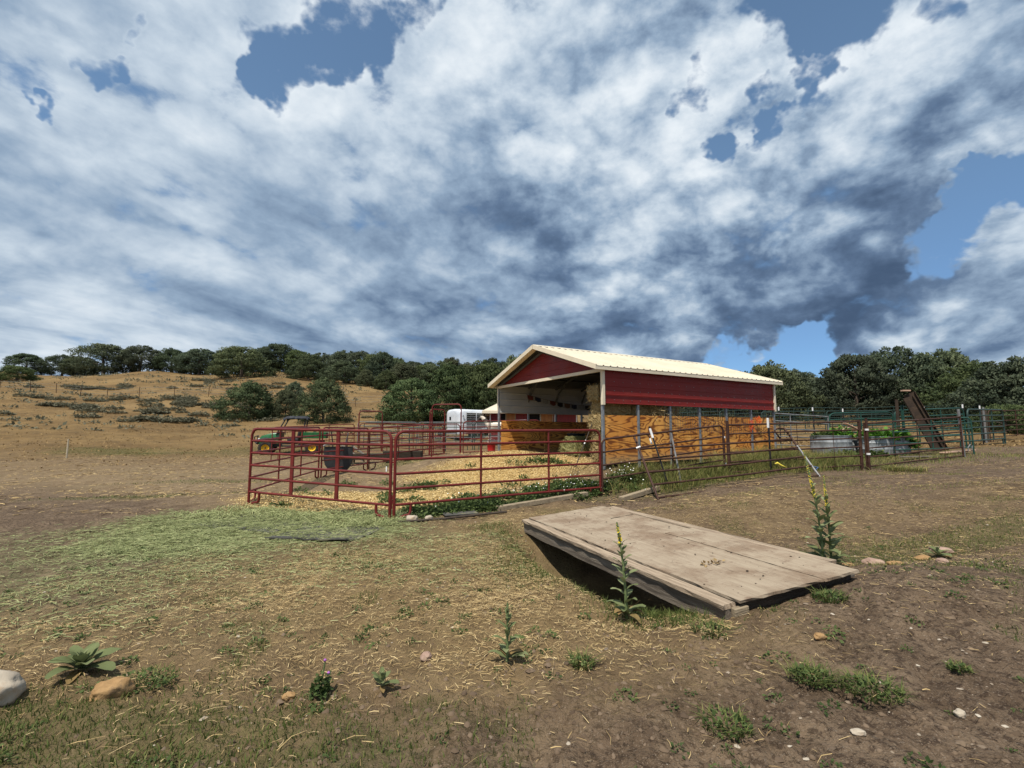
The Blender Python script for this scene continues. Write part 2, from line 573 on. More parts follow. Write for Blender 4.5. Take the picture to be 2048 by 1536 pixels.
mk('pale_timber', (.22, .175, .12), (.34, .275, .19), 6, .88, bump=.6, bscale=24, stretch=(.4, 5, 5), c3=(.12, .09, .06), c3amt=.75, c3scale=3)
mk('rubber_mat', (.060, .058, .054), (.095, .092, .082), 5, .9, bump=.4, bscale=40, c3=(.17, .16, .09), c3amt=.85, c3scale=5)
mk('black_poly', (.012, .013, .015), (.022, .023, .026), 4, .42, spec=.5, c3=(.08, .07, .06), c3amt=.35, c3scale=3)
mk('grey_poly', (.16, .17, .18), (.25, .26, .27), 4, .5, c3=(.36, .37, .38), c3amt=.6, c3scale=5)
mk('tyre', (.018, .017, .016), (.045, .040, .034), 8, .9, bump=.5)
mk('utv_green', (.008, .095, .026), (.012, .125, .034), 3, .3, spec=.6)
mk('utv_yellow', (.66, .40, .02), (.75, .48, .03), 3, .4)
mk('utv_black', (.015, .015, .017), (.03, .03, .033), 4, .5)
mk('utv_roof', (.030, .033, .042), (.055, .06, .072), 3, .75, spec=.15, c3=(.12, .125, .14), c3amt=.4, c3scale=3)
mk('roof_under', (.065, .07, .073), (.10, .105, .108), 2, .55, .2)
mk('trailer_white', (.60, .64, .70), (.70, .73, .78), 1.5, .3, .15, spec=.5)
mk('trailer_slat', (.40, .44, .49), (.50, .54, .58), 2, .35, .5)
mk('galv_tank', (.22, .24, .26), (.33, .35, .37), 3, .5, .35, c3=(.42, .44, .46), c3amt=.5, c3scale=2, stretch=(2, 2, .6))
mk('soil_dark', (.03, .022, .016), (.06, .042, .03), 12, .95)
mk('steel_rust_plate', (.034, .023, .017), (.060, .040, .028), 5, .8, .1, bump=.4, c3=(.10, .065, .042), c3amt=.6, c3scale=4)
mk('plank_pink', (.45, .29, .21), (.55, .38, .28), 5, .85, stretch=(.5, 5, 5))
mk('orange_twine', (.75, .10, .02), (.85, .16, .03), 9, .7)
mk('yellow_plastic', (.70, .56, .06), (.82, .70, .12), 6, .5)
mk('white_cap', (.72, .73, .74), (.82, .83, .84), 6, .5)
mk('blue_rope', (.05, .10, .22), (.09, .16, .3), 9, .8)
mk('bin_black', (.010, .013, .02), (.018, .022, .03), 4, .5)
mk('bag_green', (.03, .09, .07), (.06, .16, .12), 6, .5, c3=(.35, .36, .33), c3amt=.4, c3scale=7)
mk('barrel_green', (.01, .045, .02), (.016, .065, .03), 4, .4, spec=.5)
mk('bucket_red', (.45, .015, .02), (.55, .03, .03), 4, .4)
mk('twine_tan', (.35, .22, .10), (.45, .3, .15), 9, .8)
mk('trunk_bark', (.075, .058, .045), (.14, .115, .092), 8, .95, bump=.8, stretch=(3, 3, .5))
mk('stem_green', (.10, .14, .055), (.16, .20, .085), 9, .7)
mk('flower_yellow', (.56, .42, .03), (.72, .58, .06), 14, .6)
mk('flower_white', (.75, .75, .72), (.85, .85, .82), 9, .6)
mk('flower_purple', (.26, .07, .33), (.36, .12, .42), 9, .6)
mk('rock_white', (.33, .28, .22), (.45, .39, .31), 4, .85, bump=.5, bscale=18, c3=(.33, .22, .13), c3amt=.7, c3scale=4)
mk('rock_tan', (.25, .145, .06), (.38, .24, .11), 5, .8, bump=.4, bscale=25, c3=(.13, .085, .055), c3amt=.7, c3scale=9)
mk('rock_pink', (.26, .17, .13), (.36, .25, .20), 6, .85, bump=.5, bscale=20, c3=(.42, .32, .22), c3amt=.6, c3scale=5)
mk('horse_dark', (.02, .016, .014), (.04, .032, .028), 5, .6)
mk('wire_grey', (.12, .125, .13), (.18, .185, .19), 9, .5, .4)
mk('stake_pale', (.42, .36, .26), (.5, .44, .34), 9, .8)
mk('dung', (.035, .025, .017), (.07, .05, .035), 20, .95, bump=.6)
for _n2, _c in (('flag_blue', (.02, .025, .05)), ('flag_white', (.25, .25, .24)), ('flag_red', (.13, .035, .025)), ('flag_brown', (.14, .075, .04)), ('flag_black', (.012, .011, .013))):
    mk(_n2, _c, None, 8, .8)


def mat_plywood():
    T = new_mat('plywood')
    tc = T.node('ShaderNodeTexCoord')
    oi = T.node('ShaderNodeObjectInfo')
    rnd = T.v('SCALE', T.comb(oi.outputs['Random'], oi.outputs['Random'], oi.outputs['Random']), s=31.0)
    co = T.v('ADD', tc.outputs['Object'], rnd)
    vec = T.v('MULTIPLY', co, (.7, .7, 2.6))
    n = T.noise(vec, 1.15, 2.0, .42, .5)
    rings = T.m('FRACT', T.m('MULTIPLY', n, 12.0))
    tri = T.m('ABSOLUTE', T.m('SUBTRACT', T.m('MULTIPLY', rings, 2.0), 1.0))
    wob = T.noise(T.v('MULTIPLY', co, (2.5, 2.5, 26)), 2.5, 4, .6)
    k = T.remap(T.m('ADD', tri, T.m('MULTIPLY', T.m('SUBTRACT', wob, .5), .75)), .45, .85)
    big = T.noise(co, 1.3, 3, .5)
    lite = T.mix(T.remap(big, .35, .65), (.60, .24, .045), (.76, .38, .095))
    col = T.mix(T.m('MULTIPLY', k, .92), lite, (.17, .048, .011))
    # weathering: paler and greyer towards the foot of the sheet where it has got wet
    z = T.sep(tc.outputs['Object'])[2]
    foot = T.m('MULTIPLY', T.remap(T.m('ADD', z, T.m('MULTIPLY', big, .25)), .12, .45, 1, 0), .55)
    col = T.mix(foot, col, (.40, .30, .17))
    stain = T.noise(T.v('MULTIPLY', co, (4, 4, 1.2)), 1.4, 5, .6)
    col = T.mix(T.m('MULTIPLY', T.remap(stain, .52, .7), .45), col, (.15, .055, .018))
    T.put(T.b.inputs['Base Color'], col)
    T.put(T.b.inputs['Roughness'], .7)
    T.put(T.b.inputs['Specular IOR Level'], .25)


def mat_decking():
    T = new_mat('deck_sheet')
    tc = T.node('ShaderNodeTexCoord')
    co = tc.outputs['Object']
    g = T.noise(T.v('MULTIPLY', co, (7, .6, 7)), 3.0, 6, .65)
    big = T.noise(co, 1.6, 6, .62)
    mid = T.noise(co, 7, 6, .65)
    col = T.mix(T.remap(g, .25, .75), (.272, .216, .158), (.342, .281, .21))
    col = T.mix(T.m('MULTIPLY', T.remap(big, .44, .62), .8), col, (.195, .137, .094))
    col = T.mix(T.m('MULTIPLY', T.remap(mid, .56, .70), .75), col, (.16, .108, .076))
    sp = T.noise(co, 34, 3, .6)
    col = T.mix(T.m('MULTIPLY', T.remap(sp, .66, .74), .6), col, (.10, .065, .045))
    # long splits in the wood and nail heads
    cr = T.noise(T.v('MULTIPLY', co, (26, .55, 1)), 1.6, 3, .5, .3)
    col = T.mix(T.m('MULTIPLY', T.remap(T.m('ABSOLUTE', T.m('SUBTRACT', cr, .5)), .0, .016, 1, 0), T.remap(big, .4, .6, .25, .8)), col, (.07, .048, .034))
    nh = T.voronoi(T.v('MULTIPLY', co, (1, 1, 0)), 5.2, rand=.55)
    col = T.mix(T.remap(nh, .012, .022, .85, 0), col, (.045, .035, .03))
    T.put(T.b.inputs['Base Color'], col)
    T.put(T.b.inputs['Roughness'], .92)
    T.put(T.b.inputs['Specular IOR Level'], .15)
    bn = T.node('ShaderNodeBump')
    bn.inputs['Strength'].default_value = .5
    bn.inputs['Distance'].default_value = .01
    T.put(bn.inputs['Height'], T.m('ADD', g, T.m('MULTIPLY', sp, .4)))
    T.link(bn.outputs[0], T.b.inputs['Normal'])


def mat_varied(name, cols, rough=.75, transl=.0, attr='tint', spec=.2, grain=0.0, vary=False):
    """colour picked per piece by a stored 0..1 value"""
    T = new_mat(name)
    at = T.node('ShaderNodeAttribute', attribute_name=attr)
    stops = [(i / (len(cols) - 1), c) for i, c in enumerate(cols)]
    col = T.ramp(at.outputs['Fac'], stops)
    if grain:
        co = T.node('ShaderNodeTexCoord').outputs['Object']
        col = T.mix(T.m('MULTIPLY', T.noise(co, grain, 3, .6), .35), col, tuple(q * .35 for q in cols[0]))
    if vary:                                 # every plant its own shade
        r_ = T.node('ShaderNodeObjectInfo').outputs['Random']
        hv = T.node('ShaderNodeHueSaturation')
        T.put(hv.inputs['Hue'], T.remap(r_, 0, 1, .475, .52, smooth=False))
        T.put(hv.inputs['Saturation'], T.remap(T.m('FRACT', T.m('MULTIPLY', r_, 7.3)), 0, 1, .8, 1.15, smooth=False))
        T.put(hv.inputs['Value'], T.remap(T.m('FRACT', T.m('MULTIPLY', r_, 13.7)), 0, 1, .72, 1.35, smooth=False))
        T.put(hv.inputs['Color'], col)
        col = hv.outputs[0]
    T.put(T.b.inputs['Base Color'], col)
    T.put(T.b.inputs['Roughness'], rough)
    T.put(T.b.inputs['Specular IOR Level'], spec)
    if transl:
        tr = T.node('ShaderNodeBsdfTranslucent')
        T.put(tr.inputs[0], col)
        mx = T.node('ShaderNodeMixShader')
        mx.inputs[0].default_value = transl
        T.link(T.b.outputs[0], mx.inputs[1])
        T.link(tr.outputs[0], mx.inputs[2])
        T.link(mx.outputs[0], T.out.inputs[0])


mat_plywood()
mat_decking()
mat_varied('straw', [(.17, .11, .052), (.32, .225, .105), (.46, .335, .16), (.58, .455, .25)], .85)
mat_varied('green_hay', [(.13, .15, .06), (.21, .24, .10), (.30, .33, .15), (.40, .41, .21)], .75, .15)
mat_varied('shavings', [(.30, .20, .075), (.47, .33, .135), (.61, .46, .21), (.72, .58, .32)], .8)
mat_varied('grass', [(.035, .055, .015), (.075, .10, .025), (.12, .15, .04), (.20, .19, .07)], .7, .25)
mat_varied('tall_grass', [(.09, .12, .03), (.15, .18, .05), (.26, .24, .085), (.42, .33, .14)], .7, .3)
mat_varied('dry_grass', [(.17, .105, .045), (.24, .155, .066), (.30, .20, .09), (.36, .26, .125)], .8, .1)
mat_varied('weed_leaf', [(.035, .058, .018), (.065, .10, .030), (.105, .145, .045), (.16, .195, .07)], .7, .3)
mat_varied('bright_leaf', [(.025, .07, .01), (.06, .15, .02), (.11, .24, .03), (.17, .31, .05)], .5, .3)
mat_varied('mullein_leaf', [(.28, .18, .075), (.11, .145, .06), (.165, .205, .09), (.25, .29, .15)], .85, .2, grain=40)
mat_varied('juniper', [(.042, .062, .030), (.068, .092, .043), (.098, .126, .058), (.135, .162, .076)], .85, .3, vary=True)
mat_varied('pinyon', [(.032, .048, .030), (.052, .072, .044), (.077, .10, .060), (.108, .13, .078)], .85, .3, vary=True)
mat_varied('sage', [(.09, .09, .06), (.13, .13, .088), (.17, .165, .115), (.22, .205, .145)], .85, .25)
mat_varied('pebble', [(.10, .072, .05), (.17, .13, .095), (.25, .20, .15), (.44, .39, .32)], .9)
mat_varied('bale_straw', [(.20, .14, .06), (.34, .245, .11), (.46, .35, .165), (.60, .48, .26)], .85)
mat_varied('hay_green_bale', [(.14, .14, .05), (.22, .22, .085), (.33, .31, .13), (.46, .42, .20)], .85)


def mat_bale(name, c1, c2, c3):
    T = new_mat(name)
    co = T.node('ShaderNodeTexCoord').outputs['Object']
    n = T.noise(T.v('MULTIPLY', co, (4, 9, 9)), 6, 8, .7)
    f = T.noise(T.v('MULTIPLY', co, (3, 1, 1)), 5, 6, .6)
    col = T.mix(T.remap(n, .35, .65), c1, c2)
    col = T.mix(T.m('MULTIPLY', T.remap(f, .5, .65), .6), col, c3)
    T.put(T.b.inputs['Base Color'], col)
    T.put(T.b.inputs['Roughness'], .95)
    bn = T.node('ShaderNodeBump')
    bn.inputs['Strength'].default_value = 1
    bn.inputs['Distance'].default_value = .03
    T.put(bn.inputs['Height'], n)
    T.link(bn.outputs[0], T.b.inputs['Normal'])


mat_bale('bale_body', (.20, .14, .062), (.46, .345, .165), (.28, .20, .09))
mat_bale('bale_body_green', (.13, .125, .045), (.36, .33, .14), (.22, .23, .09))


def mat_horse():
    T = new_mat('horse_coat')
    co = T.node('ShaderNodeTexCoord').outputs['Object']
    n = T.noise(co, 1.7, 3, .5)
    x = T.sep(co)[0]
    head = T.remap(x, 1.10, 1.2)
    k = T.m('MAXIMUM', T.remap(n, .57, .60), T.m('MULTIPLY', head, .9))
    T.put(T.b.inputs['Base Color'], T.mix(k, (.66, .58, .48), (.03, .022, .018)))
    T.put(T.b.inputs['Roughness'], .6)


mat_horse()


def mat_ground():
    T = new_mat('ground')
    co = T.node('ShaderNodeTexCoord').outputs['Object']
    z1 = T.node('ShaderNodeAttribute', attribute_name='zone_a')
    z2 = T.node('ShaderNodeAttribute', attribute_name='zone_b')
    s1 = T.node('ShaderNodeSeparateColor')
    s2 = T.node('ShaderNodeSeparateColor')
    T.link(z1.outputs['Color'], s1.inputs[0])
    T.link(z2.outputs['Color'], s2.inputs[0])
    hay, straw, dry = s1.outputs[0], s1.outputs[1], s1.outputs[2]
    bed, green, pale = s2.outputs[0], s2.outputs[1], s2.outputs[2]
    big = T.noise(co, .55, 6, .6)
    mid = T.noise(co, 3.2, 7, .66)
    fine = T.noise(co, 22, 6, .68)
    grit = T.noise(co, 90, 3, .6)
    # bare soil
    soil = T.mix(T.remap(mid, .36, .64), (.106, .073, .048), (.192, .138, .093))
    soil = T.mix(T.m('MULTIPLY', T.remap(big, .42, .62), .5), soil, (.185, .130, .088))
    soil = T.mix(T.m('MULTIPLY', T.remap(fine, .49, .60), .85), soil, (.055, .037, .026))  # dark soil specks; tiny shadows are also put into this colour
    soil = T.mix(T.m('MULTIPLY', T.remap(grit, .57, .68), .7), soil, (.27, .215, .165))
    # fine litter: crossed streaks, seen as chopped stalks
    def litter(sc, rot):
        c, s = math.cos(rot), math.sin(rot)
        xx, yy, _ = T.sep(co)
        u = T.m('ADD', T.m('MULTIPLY', xx, c), T.m('MULTIPLY', yy, s))
        w = T.m('SUBTRACT', T.m('MULTIPLY', yy, c), T.m('MULTIPLY', xx, s))
        return T.noise(T.comb(T.m('MULTIPLY', u, sc), T.m('MULTIPLY', w, sc * 7), 0), 1.0, 3, .6, .4)
    la, lb, lc = litter(9, .4), litter(11, 1.5), litter(10, 2.5)
    lit = T.m('MAXIMUM', la, T.m('MAXIMUM', lb, lc))
    lk = T.remap(lit, .58, .72)
    # straw-strewn soil
    strawc = T.mix(lk, T.mix(T.remap(mid, .3, .7), (.155, .105, .055), (.235, .165, .085)), (.44, .325, .155))
    col = T.mix(T.m('MULTIPLY', straw, T.remap(T.m('ADD', mid, T.m('MULTIPLY', straw, .5)), .45, .8, .35, 1)), soil, strawc)
    # pale trampled soil of the yard
    palec = T.mix(T.remap(mid, .35, .65), (.185, .130, .078), (.255, .188, .115))
    palec = T.mix(T.m('MULTIPLY', T.remap(fine, .5, .66), .5), palec, (.105, .07, .048))
    palec = T.mix(T.m('MULTIPLY', T.remap(big, .45, .6), .5), palec, (.20, .15, .085))
    palec = T.mix(T.m('MULTIPLY', lk, .55), palec, (.31, .235, .14))
    col = T.mix(pale, col, palec)
    # dry hillside grass
    dr = T.noise(T.v('MULTIPLY', co, (1, 1.6, 1)), .16, 8, .68)
    dryc = T.mix(T.remap(dr, .36, .64), (.140, .089, .040), (.212, .140, .062))
    dryc = T.mix(T.m('MULTIPLY', T.remap(T.noise(co, 1.3, 8, .7), .46, .66), .7), dryc, (.096, .067, .036))
    dryc = T.mix(T.m('MULTIPLY', T.remap(T.noise(co, .07, 5, .6), .5, .62), .55), dryc, (.25, .172, .082))
    dryc = T.mix(T.m('MULTIPLY', T.remap(fine, .55, .7), .35), dryc, (.27, .185, .09))
    col = T.mix(dry, col, dryc)
    # green trodden hay
    hk = T.remap(T.m('ADD', lit, T.m('MULTIPLY', T.m('SUBTRACT', mid, .5), .4)), .50, .72)
    hayc = T.mix(hk, T.mix(T.remap(mid, .35, .65), (.145, .14, .062), (.20, .20, .092)), (.29, .305, .14))
    col = T.mix(T.m('MULTIPLY', hay, T.remap(T.m('ADD', fine, T.m('MULTIPLY', hay, .6)), .5, .85, .5, 1)), col, hayc)
    # yellow bedding
    bedc = T.mix(T.remap(fine, .35, .65), (.42, .28, .105), (.62, .445, .205))
    bedc = T.mix(T.m('MULTIPLY', T.remap(big, .5, .62), .6), bedc, (.24, .20, .09))
    bedc = T.mix(T.m('MULTIPLY', T.remap(mid, .5, .7), .4), bedc, (.28, .185, .085))
    col = T.mix(bed, col, bedc)
    # low green growth
    grc = T.mix(T.remap(fine, .3, .7), (.045, .06, .018), (.10, .115, .036))
    col = T.mix(T.m('MULTIPLY', green, T.remap(T.m('ADD', fine, T.m('MULTIPLY', green, .5)), .5, .9, .25, .9)), col, grc)
    T.put(T.b.inputs['Base Color'], col)
    T.put(T.b.inputs['Roughness'], .97)
    T.put(T.b.inputs['Specular IOR Level'], .1)
    bn = T.node('ShaderNodeBump')
    bn.inputs['Strength'].default_value = 1.0
    bn.inputs['Distance'].default_value = .075
    hgt = T.m('ADD', T.m('MULTIPLY', mid, .8), T.m('ADD', T.m('MULTIPLY', fine, .55), T.m('ADD', T.m('MULTIPLY', grit, .14), T.m('MULTIPLY', lk, .12))))
    T.put(bn.inputs['Height'], hgt)
    T.link(bn.outputs[0], T.b.inputs['Normal'])


mat_ground()

# ------------------------------------------------------------------ ground
def ell(x, y, cx, cy, rx, ry, rot=0.0, soft=.35, seed=3, warp=.5, sc=.8):
    """soft blotch with a ragged rim"""
    c, s = math.cos(rot), math.sin(rot)
    dx, dy = x - cx, y - cy
    u, w = (dx * c + dy * s) / rx, (-dx * s + dy * c) / ry
    d = np.sqrt(u * u + w * w) + (fbm(x * sc, y * sc, 4, seed) - .5) * warp * 2
    return 1 - sstep(d, 1 - soft, 1 + soft)


def zones(x, y):
    x, y = np.asarray(x, float), np.asarray(y, float)
    r = np.sqrt(x * x + y * y)
    hay = np.maximum(ell(x, y, -4.0, 8.1, 2.7, 1.5, .15, .45, 3, .4), .30 * ell(x, y, -4.6, 5.9, 2.6, 1.9, -.3, .7, 4, .4))
    hay = np.maximum(hay, .22 * ell(x, y, -1.6, 6.6, 1.9, 1.6, 0, .7, 8, .4))
    straw = np.maximum(ell(x, y, -.7, 5.3, 3.0, 2.5, .2, .6, 5, .5), .9 * ell(x, y, .2, 8.2, 2.2, 1.5, .3, .6, 6, .4))
    straw = np.maximum(straw, .75 * ell(x, y, -2.6, 3.6, 2.4, 1.5, .1, .6, 12, .5))
    straw = np.maximum(straw, .55 * ell(x, y, 4.2, 8.2, 3.0, 1.8, .3, .6, 13, .6))
    straw = np.maximum(straw, .45 * ell(x, y, 7.5, 7.4, 3.2, 1.6, .2, .6, 15, .6))
    # dry hill grass begins beyond the yard
    edge = 21 + 3.0 * (fbm(x * .12, y * .12, 3, 21) - .5)
    dry = sstep(y + .10 * np.abs(x + 6) + 7 * (fbm(x * .25, y * .5, 4, 91) - .5), edge - 5, edge + 14)
    dry = np.where(x > 8, np.maximum(dry, sstep(y - .22 * x + 3 * (fbm(x * .3, y * .3, 3, 22) - .5), 13.2, 16.5)), dry)
    dry = np.maximum(dry, sstep(r, 40, 60))
    bed = np.maximum(ell(x, y, -.35, 14.0, 2.5, 2.4, .5, .3, 7, .35, 1.1), ell(x, y, -2.9, 11.0, 2.5, 1.15, .35, .35, 9, .4, 1.1))
    bx_ = (x - 2.31) * math.cos(math.pi / 2 - 1.042) + (y - 12.493) * math.sin(math.pi / 2 - 1.042)
    bed = bed * (1 - .9 * sstep(bx_, .1, 1.3))
    bed = np.maximum(bed, .8 * ell(x, y, -4.6, 11.2, 1.4, .8, .4, .4, 29, .4, 1.1))
    u = (x + 2.11) * .855 + (y - 8.7) * .519      # along the front panel
    w = -(x + 2.11) * .519 + (y - 8.7) * .855
    green = .95 * sstep(u, .1, .8) * (1 - sstep(u, 4.6, 5.2)) * sstep(w, -.25, .1) * (1 - sstep(w + .9 * (fbm(x, y, 3, 41) - .5), .75, 1.5))
    green = np.maximum(green, ell(x, y, 4.6, 12.7, 3.4, .95, .5, .4, 17, .4))
    green = np.maximum(green, .9 * ell(x, y, 7.8, 14.3, 2.7, .9, .45, .5, 18, .4))
    green = np.maximum(green, .5 * ell(x, y, 11.5, 16.3, 3.4, 1.5, .4, .5, 23, .5))
    green = np.maximum(green, .7 * ell(x, y, -3.1, 19.2, 2.4, 1.1, .2, .5, 24, .5))
    green = np.maximum(green, .65 * ell(x, y, -8.7, 11.4, 2.2, .35, .25, .5, 25, .5))
    green = np.maximum(green, .5 * ell(x, y, -8.4, 14.5, 2.4, .5, .05, .5, 26, .5))
    green = np.maximum(green, .55 * ell(x, y, -21, 27, 3.6, 2.0, -.2, .6, 27, .6, .5))
    green = np.maximum(green, .40 * ell(x, y, -13.5, 28, 6, 2.0, .12, .6, 28, .6, .5))
    green = np.maximum(green, .55 * ell(x, y, .75, 5.9, .9, .9, .4, .5, 33, .5))
    green = np.maximum(green, .5 * ell(x, y, -2.0, 2.5, 1.5, .4, -.1, .5, 34, .7, 1.6))
    green = np.maximum(green, .4 * ell(x, y, -1.2, 2.1, .8, .25, .15, .5, 35, .7, 2))
    green = np.maximum(green, .5 * ell(x, y, 5.5, 6.5, 2.6, .45, .25, .6, 36, .6, 1.2))
    green = np.maximum(green, (.30 * sstep(fbm(x * 1.5, y * 1.5, 4, 37), .60, .70)) * (1 - sstep(r, 9, 14)) * (1 - hay))
    pale = sstep(y + .5 * x + 2.5 * (fbm(x * .4, y * .4, 3, 44) - .5), 5.5, 8.5) * (1 - sstep(x, -3.2, -2.2))
    pale = np.maximum(pale, sstep(y, 15, 18) * (1 - sstep(x, 6, 9)))
    pale = pale * (1 - dry)
    return np.clip(np.stack([hay, straw, dry, bed, green, pale], -1), 0, 1)


def build_ground():
    az = np.concatenate([np.arange(-180, -58, 3.0), np.arange(-58, 58, .27), np.arange(58, 180.1, 3.0)])
    az[-1] = 180
    rr = np.concatenate([[.05, .5, 1.0, 1.4], np.geomspace(1.7, 16, 210), np.geomspace(16.6, 120, 110), np.geomspace(128, 900, 22)])
    A, RR = np.meshgrid(np.radians(az), rr)
    x, y = (RR * np.sin(A)).ravel(), (RR * np.cos(A)).ravel()
    z = height(x, y)
    na, nr = len(az), len(rr)
    i = np.arange(nr - 1)[:, None] * na + np.arange(na - 1)[None, :]
    f = np.stack([i, i + 1, i + 1 + na, i + na], -1).reshape(-1, 4)[:, ::-1]
    zn = zones(x, y)
    one = np.ones((len(x), 1))
    o = np_mesh('ground', np.stack([x, y, z], -1), f, 'ground', None,
                {'zone_a': ('FLOAT_COLOR', 'POINT', np.hstack([zn[:, :3], one])), 'zone_b': ('FLOAT_COLOR', 'POINT', np.hstack([zn[:, 3:], one]))}, smooth=True)
    tag(o, 'bare brown yard earth rising to a dry grass hillside', None, None, 'structure')
    return o


build_ground()
# ------------------------------------------------------------------ open-sided barn
BARN_Z = 0.78
BARN_A = math.pi / 2 - 1.042
BL, BW = 7.32, 5.486
BP = 1.568                                    # bottom of the siding
BT = 2.482                                    # top of the posts
AP = 3.40                                     # apex


def bw(x, y, z=0.0):
    c, s = math.cos(BARN_A), math.sin(BARN_A)
    return Vector((2.31 + x * c - y * s, 12.493 + x * s + y * c, BARN_Z + z))


def ribbed(length, h, ribs, depth=.018, rw=.05, out=-1):
    """panel of horizontal ribs: profile in (depth, z), run along x"""
    prof = [(0, 0)]
    for z in ribs:
        prof += [(0, z - rw / 2), (out * depth, z - rw / 4), (out * depth, z + rw / 4), (0, z + rw / 2)]
    prof += [(0, h)]
    t = .006 * -out
    vs, fs = [], []
    n = len(prof)
    for x in (0, length):
        vs += [(x, d, z) for d, z in prof] + [(x, d + t, z) for d, z in prof]
    for i in range(n - 1):
        a, b = i, i + 1
        fs += [(a, b, b + 2 * n, a + 2 * n), (a + n, a + 3 * n, b + 3 * n, b + n)]
        fs += [(a, a + n, b + n, b), (a + 2 * n, b + 2 * n, b + 3 * n, a + 3 * n)]
    fs += [(0, 2 * n, 3 * n, n), (n - 1, 2 * n - 1, 4 * n - 1, 3 * n - 1)]
    return MB().add(vs, fs)


def build_barn():
    b = thing('open_barn', 'open-sided metal hay barn with cream roof and dark red upper siding', 'barn', bw(0, 0), BARN_A)
    N = 6
    step = BL / N
    for i in range(N + 1):
        x = i * step
        for y, z0 in ((0, -.1), (BW, -.05)):
            MB().box((x, y, (BT + z0) / 2), (.06, .06, BT - z0)).build('post', 'galv_post', b)
        for sgn, y0 in ((1, 0), (-1, BW)):
            MB().tube([(x, y0, BT - .03), (x, BW / 2, AP - .10)], .048, 4).build('rafter', 'dark_frame', b)
            if 0 < i < N:
                MB().tube([(x, y0, BT - .55), (x, y0 + sgn * .18, BT - .22), (x, y0 + sgn * .62, BT + .12)], .046, 4).build('knee_brace', 'dark_frame', b)
    for k in (.25, .5, .75):
        for sgn in (1, -1):
            y = BW / 2 - sgn * (BW / 2) * k
            MB().box((BL / 2, y, AP - .12 - (AP - .12 - BT) * k + .05), (BL, .05, .03)).build('purlin', 'dark_frame', b)
    # right siding (towards the camera) and left siding, white on the inner face
    o = ribbed(BL - .02, BT - BP, [.457, .686], .006, .04, -1).build('siding', 'siding_red', b, loc=(.01, -.036, BP))
    o['label'] = 'dark red ribbed siding under the near eave'
    MB().tube([(0, -.058, BP + .006), (BL, -.058, BP + .006)], .013, 6).build('siding_drip_edge', 'siding_red', b)
    MB().tube([(0, -.054, BP + .229), (BL, -.054, BP + .229)], .011, 6).build('siding_rib', 'siding_red', b)
    ribbed(BL - .02, BT - BP + .02, [.0, .228, .457, .686], .014, .05, -1).build('inner_siding', 'siding_white', b, loc=(.01, BW - .036, BP - .02))
    ribbed(BL - .02, BT - BP + .02, [.228, .457, .686], .016, .05, 1).build('siding', 'siding_red', b, loc=(.01, BW + .034, BP - .02))
    # gables
    for gx, out in ((.045, -1), (BL - .045, 1)):
        g = MB().prism([(.02, BT - .02), (BW - .02, BT - .02), (BW / 2, AP - .03)], .012 * out, 'x', gx)
        zr = BT + .2
        while zr < AP - .1:
            half = (AP - .03 - zr) / (AP - BT - .01) * BW / 2
            g.box((gx + out * .016, BW / 2, zr), (.02, half * 2 - .04, .035))
            zr += .228
        g.build('gable', 'siding_red', b)
        MB().box((gx + out * .06, BW / 2, BT - .055), (.05, BW + .06, .085)).build('gable_beam', 'cream_trim', b)
    # corner trims
    for x in (-.012, BL + .012):
        MB().box((x, -.036, (BP + BT) / 2 - .015), (.075, .085, BT - BP + .05)).build('corner_trim', 'cream_trim', b)
        MB().box((x, BW + .036, (BP + BT) / 2), (.05, .06, BT - BP)).build('corner_trim', 'cream_trim', b)
    # roof: two ribbed slopes, ridge cap, rake and eave trim
    x0, x1 = -.33, BL + .30
    ov = .18
    slope = (AP - BT) / (BW / 2)
    for sgn in (1, -1):
        ye = BW / 2 - sgn * (BW / 2 + ov)
        ze = BT + .085 - slope * ov
        ya, za = BW / 2 + .01 * sgn * -1, AP + .06
        prof = []
        n = int((x1 - x0) / .229)
        for i in range(n + 1):
            xr = x0 + i * (x1 - x0) / n
            prof += [(xr - .032, 0), (xr - .016, .024), (xr + .016, .024), (xr + .032, 0)]
        prof[0] = (x0, 0)
        prof[1] = (x0, .024)
        prof[-1] = (x1, 0)
        prof[-2] = (x1, .024)
        m = len(prof)
        vs = [(px, ye, ze + h) for px, h in prof] + [(px, ya, za + h) for px, h in prof]
        vs += [(px, ye, ze + h - .012) for px, h in prof] + [(px, ya, za + h - .012) for px, h in prof]
        fs = [(i, i + 1, m + i + 1, m + i) for i in range(m - 1)] + [(2 * m + i, 3 * m + i, 3 * m + i + 1, 2 * m + i + 1) for i in range(m - 1)]
        fs += [(i, 2 * m + i, 2 * m + i + 1, i + 1) for i in range(m - 1)]
        MB().add(vs, fs).build('roof_slope', 'roof_cream', b)
        MB().add([(x0 + .2, ye + sgn * .04, ze - .018), (x1 - .2, ye + sgn * .04, ze - .018), (x1 - .2, ya, za - .018), (x0 + .2, ya, za - .018)], [(0, 1, 2, 3)]).build('roof_underside', 'roof_under', b)
        for xx, tw in ((x0 - .014, .028), (x1 + .014, .028)):
            p = [(ye, ze - .10), (ye, ze + .03), (ya, za + .03), (ya, za - .10)]
            MB().prism(p, tw, 'x', xx - tw / 2).build('rake_trim', 'cream_trim', b)
            p2 = [(ye + sgn * .02, ze - .10), (ye + sgn * .02, ze - .07), (ya, za - .07), (ya, za - .10)]
            MB().prism(p2, .16 if xx < 0 else -.16, 'x', xx + (.015 if xx < 0 else -.015)).build('rake_soffit', 'cream_trim', b)
        MB().box(((x0 + x1) / 2, ye + sgn * .02, ze - .055), (x1 - x0 - .004, .03, .085)).build('eave_trim', 'cream_trim', b)
